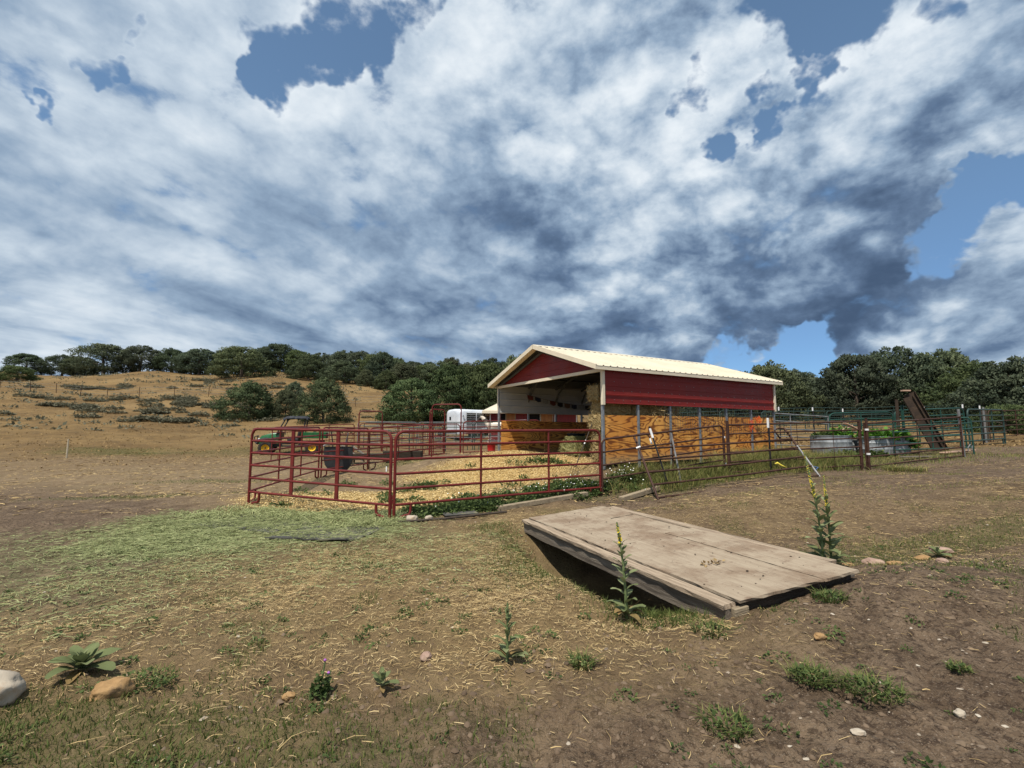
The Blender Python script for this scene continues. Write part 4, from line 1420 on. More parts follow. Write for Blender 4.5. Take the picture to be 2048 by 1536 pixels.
corral_panel('corral_panel', 'brown tube panel under the trees at the right edge', 'fence panel', g3(27.6, 26.0), g3(31.0, 27.6), 1.5, 'brown_rust', 6, (.5,), .024, feet='s', group='right edge panels')


# stock tanks with plants
def leafy(n, rx, ry, h, size, seed, base=0.0):
    """mound of leaves; verts, faces, tint"""
    q = np.random.default_rng(seed)
    th = q.uniform(0, 2 * np.pi, n)
    rad = np.sqrt(q.uniform(0, 1, n))
    bump = .65 + .35 * np.sin(th * 3 + seed) * np.cos(rad * 5)
    z = base + h * bump * (1 - .6 * rad ** 2) * q.uniform(.25, 1.0, n)
    P = np.stack([rx * rad * np.cos(th), ry * rad * np.sin(th), z], -1)
    d = np.stack([np.cos(th) * .7, np.sin(th) * .7, q.uniform(-.5, .8, n)], -1) + q.normal(0, .5, (n, 3))
    d /= np.linalg.norm(d, axis=1, keepdims=True)
    w = np.cross(d, np.stack([q.normal(0, .4, n), q.normal(0, .4, n), np.ones(n)], -1))
    w /= np.linalg.norm(w, axis=1, keepdims=True)
    s = size * q.uniform(.6, 1.3, (n, 1))
    V = np.stack([P, P + d * s * .5 + w * s * .38, P + d * s * 1.05, P + d * s * .5 - w * s * .38], 1).reshape(-1, 3)
    return V, np.arange(4 * n).reshape(-1, 4), np.repeat(np.clip(q.uniform(0, 1, n) * .7 + .3 * (z - base) / max(h, .01), 0, 1), 4)


def tank(label, x, y, rx, ry, h, rot=0.0, group='galvanised tanks used as planters'):
    t = thing('stock_tank', label, 'tank', g3(x, y), rot, group)
    prof = [(.98, 0), (1.0, .03), (1.0, h * .3), (1.015, h * .33), (1.0, h * .36), (1.0, h * .64), (1.015, h * .67), (1.0, h * .7), (1.0, h - .03), (1.03, h - .015), (1.03, h + .01), (.97, h), (.965, h - .12)]
    MB().lathe(prof, 40, rx, ry).build('wall', 'galv_tank', t, True)
    MB().lathe([(0, h - .1), (.975, h - .1)], 32, rx, ry).build('soil', 'soil_dark', t)
    for k in range(10):
        a = 2 * math.pi * k / 10
        MB().box((rx * 1.004 * math.cos(a), ry * 1.004 * math.sin(a), h * .5), (.012, .02, h * .9), Euler((0, 0, a))).build('seam', 'galv_tank', t)
    return t


def planting(label, x, y, z, rx, ry, h, n, size, seed, mat='bright_leaf'):
    V, Fc, tt = leafy(n, rx, ry, h, size, seed)
    t = thing('leafy_plant', label, 'plant', (x, y, z), 0, 'plants in the tanks')
    np_mesh('foliage', V, Fc, mat, t, {'tint': ('FLOAT', 'POINT', tt)})
    m = MB()
    q = random.Random(seed)
    for k in range(9):
        a = q.uniform(0, 6.28)
        m.tube([(rx * .4 * math.cos(a), ry * .4 * math.sin(a), -.05), (rx * .7 * math.cos(a), ry * .7 * math.sin(a), h * .6)], .008, 5)
    m.build('stem', 'stem_green', t)


tank('round galvanised stock tank with leafy plants, left of the oval tank', 11.95, 18.5, .66, .66, .70)
tank('oval galvanised stock tank overflowing with bright green leaves', 13.55, 18.0, .92, .55, .66, .1)
tank('round galvanised stock tank half hidden between the other two', 12.75, 19.0, .55, .55, .55)
zt = gz(12, 18.5) + .62
planting('dark leafy plant on the left side of the round tank', 11.6, 18.45, zt, .28, .32, .34, 260, .12, 5, 'weed_leaf')
planting('bushy green plant on the right side of the round tank', 12.28, 18.5, zt, .42, .40, .52, 520, .13, 6)
planting('broad bright green plants spilling over the oval tank', 13.55, 17.95, gz(13.55, 18) + .56, .88, .52, .42, 900, .17, 7)
planting('bright green leaves trailing down the right end of the oval tank', 14.35, 17.85, gz(13.55, 18) + .30, .22, .28, .40, 240, .14, 8)
planting('weeds growing at the foot of the round tank', 11.9, 17.65, gz(11.9, 17.6), .55, .35, .30, 380, .11, 9, 'weed_leaf')
planting('weeds growing at the foot of the tank gap', 12.85, 17.4, gz(12.8, 17.4), .42, .3, .34, 300, .11, 10, 'weed_leaf')
# boards and beams on the right
for k, (x, y, z, rz, ry, lb) in enumerate((( 13.0, 19.25, .92, .1, -.45, 'left pinkish plank stacked behind the tanks'), (13.35, 19.25, 1.0, .1, .42, 'right pinkish plank stacked behind the tanks'), (15.1, 16.9, .05, .35, -.03, 'long pinkish plank lying before the leaning beams'), (15.5, 17.0, .09, -.2, -.08, 'short pinkish plank lying across another before the beams'), (13.6, 16.2, .03, .25, 0, 'flat dark board lying in the grass before the oval tank'))):
    L = (.7, .8, 1.3, .7, 2.2)[k]
    o = MB().bbox((0, 0, 0), (L, .16, .035), .005).build('plank', 'plank_pink' if k < 4 else 'grey_wood', None, loc=g3(x, y, z))
    o.rotation_euler = (0, ry, rz)
    tag(o, lb, 'plank', 'loose planks by the tanks')


def ibeam(label, a, b, w, d, group='rusty steel beams leaning by the tanks'):
    a, b = Vector(a), Vector(b)
    t = thing('steel_beam', label, 'beam', a, 0, group)
    ax = (b - a)
    L = ax.length
    q = ax.to_track_quat('Z', 'X').to_matrix()
    c = q @ Vector((0, 0, L / 2))
    MB().box(c, (w * .97, .014, L), q).build('web', 'steel_rust_plate', t)
    for s in (-1, 1):
        MB().box(c + q @ Vector((s * w / 2, 0, 0)), (.018, d, L), q).build('flange', 'steel_rust_plate', t)


ibeam('front rusty steel beam leaning to the left on the green posts', (15.55, 18.0, .93), (14.85, 18.35, 2.95), .30, .16)
ibeam('rear rusty steel beam leaning to the left behind the front one', (16.0, 18.35, .93), (15.2, 18.7, 3.12), .34, .17)
MB_ = MB().box((0, 0, 0), (.30, .12, .05))
o = MB_.build('wood_block', 'plank_pink', None, loc=(15.0, 18.6, 3.22))
tag(o, 'pale wood block on top of the leaning steel beams', 'block')
post('pipe_post', 'rusty post carrying the left side of the leaning beams', 14.62, 18.6, 1.95, .055, 'steel_rust_plate', cat='post')
post('pipe_post', 'green post carrying the leaning beams', 15.05, 18.9, 1.75, .05, 'green_paint', cat='post')
# small things on the brown fence
o = MB().tube([(0, 0, .0), (.07, 0, .02), (.14, .01, -.03), (.22, .01, -.06), (.30, 0, -.10)], [.012, .028, .026, .014, .007], 8).build('yellow_bag', 'yellow_plastic', None, 'all', loc=(6.82, 12.86, .80))
tag(o, 'scrap of yellow plastic caught in the grass by the white-capped T-post', 'plastic')
rn = random.Random(4)
for nm, px, zt, zb, lb in (('twine_bundle', (6.02, -.08), 1.22, .80, 'long hank of orange twine hanging on the plywood wall'), ('twine_bundle', (6.34, -.08), 1.32, 1.10, 'short knot of orange twine hanging right of the long hank')):
    m = MB()
    p = bw(px[0], px[1])
    for k in range(9):
        pts = []
        x = rn.gauss(0, .035)
        for i in range(9):
            f = i / 8
            pts.append((x + rn.gauss(0, .028), rn.gauss(0, .02), (zb - zt) * f * (.55 + .45 * ((k * 7) % 9) / 8) + rn.gauss(0, .02)))
        m.tube(pts, .005, 4)
    o = m.build(nm, 'orange_twine', None, loc=(p.x, p.y, BARN_Z + zt))
    tag(o, lb, 'twine')
# ------------------------------------------------------------------ plank bridge over the ditch
def build_deck():
    t = thing('plank_bridge', 'weathered wooden plank bridge lying over the ditch in the foreground', 'bridge', (DECK_O[0], DECK_O[1], .25))
    t.rotation_euler = (-.002, -.083, .364)
    L, W = DECK_L, DECK_W
    rn = random.Random(3)

    def sheet(name, s0, s1, t0, t1, z, mat, th=.022, rag=.008, wob=.004):
        """board with slightly ragged edges"""
        ns, nt = 8, 26
        vs, fs = [], []
        for lay in (0, 1):
            for j in range(nt + 1):
                for i in range(ns + 1):
                    s, q = s0 + (s1 - s0) * i / ns, t0 + (t1 - t0) * j / nt
                    if i in (0, ns):
                        s += rn.uniform(-rag, rag) * .6
                    if j in (0, nt):
                        q += rn.uniform(-rag, rag)
                    zz = z + (0 if lay == 0 else -th)
                    zz += wob * math.sin(q * 2.3 + s * 3 + s0 * 7)
                    vs.append((s, q, zz))
        m = (ns + 1) * (nt + 1)
        for j in range(nt):
            for i in range(ns):
                a = j * (ns + 1) + i
                fs.append((a, a + 1, a + ns + 2, a + ns + 1))
                fs.append((m + a, m + a + ns + 1, m + a + ns + 2, m + a + 1))
        rim = [i for i in range(ns + 1)] + [j * (ns + 1) + ns for j in range(1, nt + 1)] + [nt * (ns + 1) + i for i in range(ns - 1, -1, -1)] + [j * (ns + 1) for j in range(nt - 1, 0, -1)]
        for k in range(len(rim)):
            a, b = rim[k], rim[(k + 1) % len(rim)]
            fs.append((a, b, m + b, m + a))
        return MB().add(vs, fs).build(name, mat, t)
    sheet('deck_sheet', .125, 1.035, -.04, 1.90, .012, 'deck_sheet')
    sheet('deck_sheet', .120, 1.030, 1.912, L + .02, .010, 'deck_sheet')
    sheet('deck_sheet', 1.043, 1.46, -.05, 2.02, .016, 'deck_sheet')
    sheet('deck_sheet', 1.040, 1.455, 2.045, 3.25, .002, 'deck_sheet', wob=.006)
    sheet('deck_sheet', 1.040, 1.455, 3.262, L + .03, .006, 'deck_sheet')
    sheet('edge_board', 1.475, W + .03, .25, L - .1, .006, 'deck_edge', .035)
    # outer beam: capping board above a deep side timber
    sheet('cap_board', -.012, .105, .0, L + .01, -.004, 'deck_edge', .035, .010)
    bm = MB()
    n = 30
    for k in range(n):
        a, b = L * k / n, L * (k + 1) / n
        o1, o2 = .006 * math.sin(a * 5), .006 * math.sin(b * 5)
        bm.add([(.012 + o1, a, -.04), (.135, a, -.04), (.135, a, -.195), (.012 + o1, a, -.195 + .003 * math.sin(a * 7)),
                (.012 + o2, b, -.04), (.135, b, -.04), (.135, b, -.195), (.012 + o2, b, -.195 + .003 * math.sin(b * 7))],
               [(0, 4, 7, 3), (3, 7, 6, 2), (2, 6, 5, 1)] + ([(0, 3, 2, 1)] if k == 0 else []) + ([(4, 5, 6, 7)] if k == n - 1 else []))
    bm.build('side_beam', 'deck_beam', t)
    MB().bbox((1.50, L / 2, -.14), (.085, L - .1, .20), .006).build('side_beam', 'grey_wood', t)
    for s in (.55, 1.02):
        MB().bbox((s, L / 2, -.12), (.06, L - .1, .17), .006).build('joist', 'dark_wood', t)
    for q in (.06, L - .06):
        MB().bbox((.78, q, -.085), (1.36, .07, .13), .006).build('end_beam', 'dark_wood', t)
    MB().bbox((.13, -.02, -.07), (.14, .05, .07), .006).build('end_block', 'pale_timber', t)
    # crumbs of earth and dung on the deck
    cr = MB()
    for k in range(90):
        s, q = rn.uniform(.15, 1.42), rn.uniform(.05, L - .05)
        r = .003 + .008 * rn.random() ** 2
        cr.lathe([(0, 0), (r, .001), (r * .8, r * .6), (0, r * .8)], 6, rn.uniform(.7, 1.8), 1, (s, q, .016))
    o = cr.build('dirt_crumbs', 'dung', t)
    o['kind'] = 'stuff'
    # dry leaf litter near the front
    V, Fc, tt = leafy(40, .12, .035, .012, .03, 77)
    lf = np_mesh('dry_litter', V + np.array([.62, .78, .02]), Fc, 'straw', t, {'tint': ('FLOAT', 'POINT', tt * .5)})
    lf['kind'] = 'stuff'


build_deck()


# ------------------------------------------------------------------ rocks, timbers, mats
def rock(label, x, y, s, mat, seed, sink=.25, rot=0.0, group=None, tilt=0.0):
    bm = bmesh.new()
    bmesh.ops.create_icosphere(bm, subdivisions=4, radius=1)
    q = random.Random(seed)
    ph = [q.uniform(0, 6) for _ in range(6)]
    for v in bm.verts:
        c = v.co
        k = 1 + .10 * math.sin(c.x * 2.3 + ph[0]) * math.cos(c.y * 2.1 + ph[1]) + .06 * math.sin(c.z * 4 + ph[2] + c.x * 3) + .03 * math.sin(c.x * 9 + ph[3]) * math.sin(c.y * 8 + ph[4]) * math.cos(c.z * 7)
        f = lambda w: math.copysign(abs(w) ** .85, w)
        k += .16 * (noise.fractal(c * 1.7 + Vector((seed * 3.1, 0, 0)), .9, 2.1, 5)) - .05 * abs(noise.noise(c * 2.3 + Vector((0, seed * 2.7, 0))))
        v.co = Vector((f(c.x) * s[0] * k, f(c.y) * s[1] * k, f(c.z) * s[2] * k))
    me = bpy.data.meshes.new('rock')
    bm.to_mesh(me)
    bm.free()
    o = obj('rock', me, mat, None, 'all', (x, y, gz(x, y) + s[2] * (1 - 2 * sink)))
    o.rotation_euler = (tilt, 0, rot)
    return tag(o, label, 'rock', group)


rock('large pale boulder at the left edge of the picture', -2.93, 2.86, (.17, .12, .10), 'rock_white', 1, .3, .5)
rock('smooth orange-tan rock near the lower left corner', -2.28, 2.95, (.098, .062, .058), 'rock_tan', 2, .28, .55, tilt=.15)
rock('small pale stone by the curved foot of the left front panel', -1.72, 8.62, (.10, .08, .07), 'rock_white', 3, .2)
rock('smaller pale stone right of the one at the panel foot', -1.45, 8.74, (.075, .06, .05), 'rock_white', 4, .25)
rock('pinkish stone in the swale right of the tall mullein', 4.02, 5.62, (.10, .075, .045), 'rock_pink', 5, .2, -.3)
rock('small tan stone just before the pinkish stone in the swale', 4.05, 5.35, (.08, .04, .028), 'rock_tan', 6, .25, -.2)
rock('flat orange stone left of the pinkish stone in the swale', 3.82, 5.78, (.06, .04, .02), 'rock_tan', 16, .2, -.1)
rock('pale yellowish stone among leaves in the right swale', 4.86, 5.98, (.10, .065, .04), 'rock_tan', 7, .2, .3)
rock('brown flat stone behind the yellowish stone at the right', 5.28, 6.22, (.13, .06, .04), 'rock_pink', 8, .2, -.2)
rock('small grey stone in front of the right swale', 4.55, 5.35, (.06, .05, .03), 'rock_pink', 9, .2, .4)
rock('white stone on the soil below the plank bridge end', 2.25, 2.62, (.025, .02, .02), 'rock_white', 10, .1)
rock('tan stone lying by the front right corner of the bridge', 2.05, 3.42, (.04, .024, .022), 'rock_tan', 11, .2)
rock('pale flat stone near the low green weeds in front', 1.64, 2.48, (.032, .02, .014), 'rock_white', 12, .2)
rock('grey stone in the straw left of the small mullein', -.57, 3.42, (.035, .03, .03), 'rock_pink', 13, .1)
rock('pale stone at the foot of the thistle', -1.28, 2.98, (.035, .022, .02), 'rock_tan', 14, .2)


def timber(name, label, a, b, w, h, mat, cat='timber'):
    a, b = Vector(a), Vector(b)
    d = b - a
    o = MB().bbox((0, 0, 0), (d.length, w, h), .008, d.to_track_quat('X', 'Z').to_matrix()).build(name, mat, None, loc=(a + b) / 2)
    return tag(o, label, cat)


timber('timber', 'pale weathered plank lying along the foot of the long red panel', g3(-.28, 9.62, .05), g3(1.62, 10.85, .09), .14, .09, 'pale_timber')
timber('timber', 'short pale timber lying by the rusty gate foot', g3(2.32, 10.62, .04), g3(3.35, 11.35, .06), .13, .10, 'pale_timber')
o = MB().tube([g3(-1.92, 8.42, .02), g3(-1.2, 8.75, .025), g3(-.45, 9.18, .03), g3(-.1, 9.3, .03)], .022, 8).build('old_pipe', 'dark_wood', None, True)
tag(o, 'old dark pipe lying on the ground before the long red panel', 'pipe')
o = MB().bbox((0, 0, 0), (.62, .3, .02), .006).build('flat_slab', 'rubber_mat', None, loc=g3(-.95, 9.2, .03))
o.rotation_euler = (0, -.02, .35)
tag(o, 'flat grey slab lying behind the old pipe', 'slab')


def rubber_mat(label, pts, dz, lip=0.0):
    """sheet lying on the ground: a grid between four corners that follows the earth"""
    c = [np.array(p, float) for p in pts]
    n = 16
    vs, fs = [], []
    ctr = sum(c) / 4
    for lay in (0, 1):
        for j in range(n + 1):
            for i in range(n + 1):
                u, w = i / n, j / n
                p = (c[0] * (1 - u) + c[1] * u) * (1 - w) + (c[3] * (1 - u) + c[2] * u) * w
                z = gz(p[0], p[1]) + dz + lip * max(0, 1 - w * 6) * (.5 + .5 * u) - lay * .018
                vs.append((p[0] - ctr[0], p[1] - ctr[1], z))
    m = (n + 1) ** 2
    for j in range(n):
        for i in range(n):
            k = j * (n + 1) + i
            fs += [(k, k + 1, k + n + 2, k + n + 1), (m + k, m + k + n + 1, m + k + n + 2, m + k + 1)]
    rim = list(range(n + 1)) + [j * (n + 1) + n for j in range(1, n + 1)] + [n * (n + 1) + i for i in range(n - 1, -1, -1)] + [j * (n + 1) for j in range(n - 1, 0, -1)]
    fs += [(rim[k], rim[(k + 1) % len(rim)], m + rim[(k + 1) % len(rim)], m + rim[k]) for k in range(len(rim))]
    o = MB().add(vs, fs).build('rubber_mat', 'rubber_mat', None, True, loc=(ctr[0], ctr[1], 0))
    return tag(o, label, 'mat', 'rubber mats under the hay')


rubber_mat('rubber mat with a raised front edge nearest the camera, under green hay', [(-3.55, 7.22), (-2.32, 7.02), (-2.0, 8.05), (-3.2, 8.3)], .016, .045)
rubber_mat('rubber mat left in the hay patch, mostly covered', [(-5.3, 8.2), (-4.2, 7.85), (-3.75, 8.8), (-4.85, 9.15)], .006, .015)
rubber_mat('rubber mat in the middle of the hay patch, partly covered', [(-4.15, 7.75), (-3.6, 7.6), (-3.25, 8.5), (-3.7, 8.8)], .008, .012)


# ------------------------------------------------------------------ mulleins and other single plants
def leaf_geo(base, az, el, L, W, droop, fold=.25, curl=0.0):
    """one broad leaf: 7 cross rows of 3 points"""
    vs, fs = [], []
    d = Vector((math.cos(az) * math.cos(el), math.sin(az) * math.cos(el), math.sin(el)))
    side = Vector((-math.sin(az), math.cos(az), 0))
    p = Vector(base)
    n = 7
    for i in range(n + 1):
        s = i / n
        w = W * (math.sin(math.pi * min(1, (s ** 1.15) * .90 + .07)) ** .7)
        e = el - droop * s * s
        d = Vector((math.cos(az) * math.cos(e), math.sin(az) * math.cos(e), math.sin(e)))
        up = side.cross(d) * -1
        wv = math.sin(s * 9 + az * 3) * .06 * W
        vs += [p + side * w / 2 + up * (fold * w / 2 + wv), p, p - side * w / 2 + up * (fold * w / 2 - wv)]
        p = p + d * (L / n)
    for i in range(n):
        a = i * 3
        fs += [(a, a + 1, a + 4, a + 3), (a + 1, a + 2, a + 5, a + 4)]
    return vs, fs


def put_leaf(t, geo, tint, mat='mullein_leaf', name='leaf'):
    vs, fs = geo
    o = np_mesh(name, np.array([tuple(v) for v in vs]), np.array(fs), mat, t, {'tint': ('FLOAT', 'POINT', np.full(len(vs), tint))}, smooth=True)
    return o


def spike(t, base, top, r0, r1, yellow=.35, seed=0):
    """flower spike: green buds with yellow flowers"""
    q = random.Random(seed)
    base, top = Vector(base), Vector(top)
    L = (top - base).length
    n = int(L / .009)
    g, yl = MB(), MB()
    for i in range(n):
        f = i / n
        p = base.lerp(top, f)
        r = r0 * (1 - f) + r1 * f
        for k in range(3):
            a = q.uniform(0, 6.28)
            c = p + Vector((math.cos(a) * r, math.sin(a) * r, 0))
            s = r * q.uniform(.45, .8)
            m = yl if q.random() < yellow else g
            m.add([c + Vector((s, 0, 0)), c + Vector((0, s, 0)), c + Vector((-s, 0, 0)), c + Vector((0, -s, 0)), c + Vector((0, 0, s * 1.1)), c - Vector((0, 0, s))], [(0, 1, 4), (1, 2, 4), (2, 3, 4), (3, 0, 4), (1, 0, 5), (2, 1, 5), (3, 2, 5), (0, 3, 5)])
    g.tube([base, top], [r0 * .7, r1 * .6], 6)
    s1 = g.build('flower_spike', 'stem_green', t)
    if yl.v:
        yl.build('flowers', 'flower_yellow', s1)


def mullein(label, x, y, h, spike_h, nleaf, lw, seed, lean=(0, 0), dead=4, rosette=5, yellow=.5, stalk2=None, scale=1.0):
    t = thing('mullein_plant', label, 'plant', g3(x, y), 0)
    q = random.Random(seed)
    stalks = [((0, 0), h, spike_h, lean)] + (stalk2 or [])
    for (ox, oy), hh, sh, ln in stalks:
        def S(f):
            return Vector((ox + ln[0] * f * f, oy + ln[1] * f * f, hh * f))
        MB().tube([S(i / 6) for i in range(7)], [.013 * scale * (1 - .55 * i / 6) for i in range(7)], 7).build('stem', 'stem_green', t, True)
        f0 = 1 - sh / hh
        spike(t, S(f0), S(1), .014 * scale, .006 * scale, yellow, seed)
        nl = nleaf
        for i in range(nl):
            f = .05 + (f0 + .06) * (i / nl) ** .85
            az = i * 2.4 + q.uniform(-.4, .4)
            size = (1 - f / (f0 + .1)) ** .6 * .85 + .18
            L = lw * size * q.uniform(.85, 1.15)
            el = .45 + .75 * f + q.uniform(-.15, .15)
            put_leaf(t, leaf_geo(S(f), az, el, L, L * .40, 1.15 - .7 * f, .22), q.uniform(.45, 1.0))
    for i in range(rosette):
        az = i * 6.28 / max(1, rosette) + q.uniform(-.4, .4)
        put_leaf(t, leaf_geo((0, 0, .02), az, .6 + q.uniform(-.2, .25), lw * q.uniform(1.0, 1.3), lw * .42, 1.3, .2), q.uniform(.4, .8))
    for i in range(dead):
        az = q.uniform(0, 6.28)
        put_leaf(t, leaf_geo((0, 0, .03), az, .35 + q.uniform(-.2, .4), lw * q.uniform(.8, 1.1), lw * .36, 1.5, .3), q.uniform(0, .10), name='dead_leaf')
    return t


mullein('single mullein with a yellow tip standing at the near side of the bridge', .90, 4.02, .74, .17, 22, .155, 5, (-.06, 0), 5, 3, .55)
mullein('tall mullein with two yellow flower spikes behind the right side of the bridge', 3.42, 5.55, 1.28, .52, 22, .25, 9, (-.12, .05), 2, 6, .6, stalk2=[((.12, .05), 1.0, .34, (-.03, 0))])
mullein('small leafy mullein without flowers in the straw before the bridge', -.03, 3.28, 0.36, .09, 16, .115, 14, (.0, 0), 3, 2, .0, scale=.8)


def rosette(label, x, y, n, L, seed, el=(.25, .95), dead=1):
    t = thing('leaf_rosette', label, 'plant', g3(x, y), 0)
    q = random.Random(seed)
    for i in range(n):
        f = i / n
        az = i * 2.399 + q.uniform(-.2, .2)
        e = el[0] + (el[1] - el[0]) * f
        ll = L * (1 - .5 * f) * q.uniform(.9, 1.1)
        put_leaf(t, leaf_geo((0, 0, .02 + .05 * f), az, e, ll, ll * .48, .75 - .3 * f, .28), q.uniform(.42, .72))
    for i in range(5):
        put_leaf(t, leaf_geo((0, 0, .07), i * 1.3, 1.2, L * .32, L * .12, .2, .4), q.uniform(.85, 1))
    for i in range(dead):
        put_leaf(t, leaf_geo((0, 0, .02), -1.2 + i, .1, L * .8, L * .3, .5, .3), .05, name='dead_leaf')


rosette('broad grey-green mullein rosette near the lower left stones', -2.70, 3.24, 13, .225, 3)
rosette('small pale leaf rosette right of the thistle in the foreground', -.76, 3.02, 7, .10, 8, (.4, 1.1), 2)
rosette('small rosette lying beside the yellowish stone in the right swale', 5.02, 5.95, 7, .20, 12, (.15, .6), 1)


def blades(n, spread, h, w, seed, lean=.5, curve=.5):
    """tuft of grass blades: two quads each"""
    q = np.random.default_rng(seed)
    a = q.uniform(0, 2 * np.pi, n)
    rad = spread * np.sqrt(q.uniform(0, 1, n))
    P = np.stack([rad * np.cos(a), rad * np.sin(a), np.zeros(n)], -1)
    az = a + q.normal(0, .9, n)
    hh = h * q.uniform(.5, 1.15, n)
    ln = lean * q.uniform(.2, 1, n) * hh
    D = np.stack([np.cos(az), np.sin(az), np.zeros(n)], -1)
    S = np.stack([-np.sin(az), np.cos(az), np.zeros(n)], -1) * (w * q.uniform(.6, 1.3, n))[:, None]
    m = P + D * (ln * .35)[:, None] + np.array([0, 0, 1]) * (hh * .6)[:, None]
    e = P + D * (ln * (1 + curve))[:, None] + np.array([0, 0, 1]) * (hh)[:, None]
    V = np.stack([P - S, P + S, m + S * .8, m - S * .8, e + S * .15, e - S * .15], 1).reshape(-1, 3)
    b = np.arange(n)[:, None] * 6
    Fc = np.concatenate([b + np.array([0, 1, 2, 3]), b + np.array([3, 2, 4, 5])], 0)
    return V, Fc, np.repeat(q.uniform(0, 1, n), 6)


def weed(label, x, y, spread, h, n, seed, mat='grass', w=.004, leaves=0, lmat='weed_leaf', ls=.03):
    t = thing('weed_clump', label, 'weed', g3(x, y), 0, 'weed clumps on the foreground soil')
    V, Fc, tt = blades(int(n * .6), spread * 1.25, h * .5, w * .9, seed, 1.5)
    bl = np_mesh('blades', V, Fc, mat, t, {'tint': ('FLOAT', 'POINT', tt)})
    bl['kind'] = 'stuff'
    if leaves:
        V, Fc, tt = leafy(int(leaves * 1.6), spread * 1.1, spread, h * .55, ls * .8, seed + 1)
        np_mesh('leaves', V, Fc, lmat, t, {'tint': ('FLOAT', 'POINT', tt)})


weed('dark green weed tuft in front of the small mullein', .44, 3.25, .07, .11, 170, 21, 'grass', .004, 60)
weed('bushy low weed at the lower right of the bare soil', 1.72, 2.98, .10, .12, 300, 22, 'grass', .0035, 140)
weed('spreading yellow-green weed right of the bushy one', 1.96, 2.84, .13, .10, 340, 23, 'grass', .0035, 160)
weed('low green weed in the middle of the front soil', 1.07, 2.62, .10, .085, 260, 24, 'grass', .004, 100)
weed('grass tuft at the front left corner of the bridge', 1.45, 3.68, .12, .11, 320, 25, 'grass', .004, 60)
weed('dark weed under the front right edge of the bridge', 2.50, 4.02, .10, .11, 240, 26, 'grass', .004, 120)
weed('green weed between the rosette and the orange-tan rock', -2.22, 3.12, .15, .05, 360, 27, 'grass', .004, 160)
weed('little dark weed on the soil at the right', 2.55, 2.95, .05, .06, 90, 28, 'grass', .004, 50)
weed('grass growing at the near left side of the bridge beam', .62, 6.1, .35, .12, 900, 29, 'grass', .005, 100)
weed('green tuft at the foot of the right brown post pair', 10.6, 13.4, .38, .30, 700, 30, 'tall_grass', .007, 60)
weed('low green weed near the bottom edge left of the middle', -1.55, 2.25, .22, .06, 420, 31, 'grass', .004, 120)
weed('green weed patch in front of the white boulder', -2.6, 2.35, .26, .06, 500, 32, 'grass', .004, 160)


def thistle():
    t = thing('thistle_plant', 'small dark thistle with a purple flower in the foreground', 'plant', g3(-1.10, 2.98), 0)
    V, Fc, tt = leafy(110, .045, .04, .16, .034, 41)
    np_mesh('leaves', V, Fc, 'weed_leaf', t, {'tint': ('FLOAT', 'POINT', tt * .6)})
    MB().tube([(0, 0, 0), (.01, 0, .1), (.02, .0, .18)], .005, 6).build('stem', 'stem_green', t)
    for p in ((.05, -.02, .12), (.02, .0, .18)):
        MB().lathe([(0, 0), (.007, .005), (.009, .012), (.004, .018), (0, .02)], 8, c=p).build('flower', 'flower_purple', t, True)


thistle()

# ------------------------------------------------------------------ vehicles, second barn, horse
def wheel_parts(parent, loc, r, w, rim_mat, tread=16):
    m = MB().lathe([(r * .55, -w * .42), (r * .8, -w * .5), (r * .96, -w * .42), (r, -w * .2), (r, w * .2), (r * .96, w * .42), (r * .8, w * .5), (r * .55, w * .42), (r * .55, -w * .42)], 28)
    for k in range(tread):
        a = 2 * math.pi * k / tread
        m.box((r * math.cos(a), r * math.sin(a), 0), (.035, .05, w * .7), Euler((0, 0, a)))
    wh = m.build('wheel', 'tyre', parent, True, loc)
    wh.rotation_euler = (R(90), 0, 0)
    MB().lathe([(0, -w * .2), (r * .16, -w * .22), (r * .17, -w * .1), (r * .42, -w * .12), (r * .5, -w * .34), (r * .57, -w * .4), (r * .57, w * .4), (r * .5, w * .34), (r * .42, w * .12), (r * .17, w * .1), (0, w * .2)], 24).build('rim', rim_mat, wh, True)
    MB().lathe([(0, -w * .26), (r * .13, -w * .25), (r * .13, w * .25), (0, w * .26)], 12).build('hub', 'utv_black', wh, True)


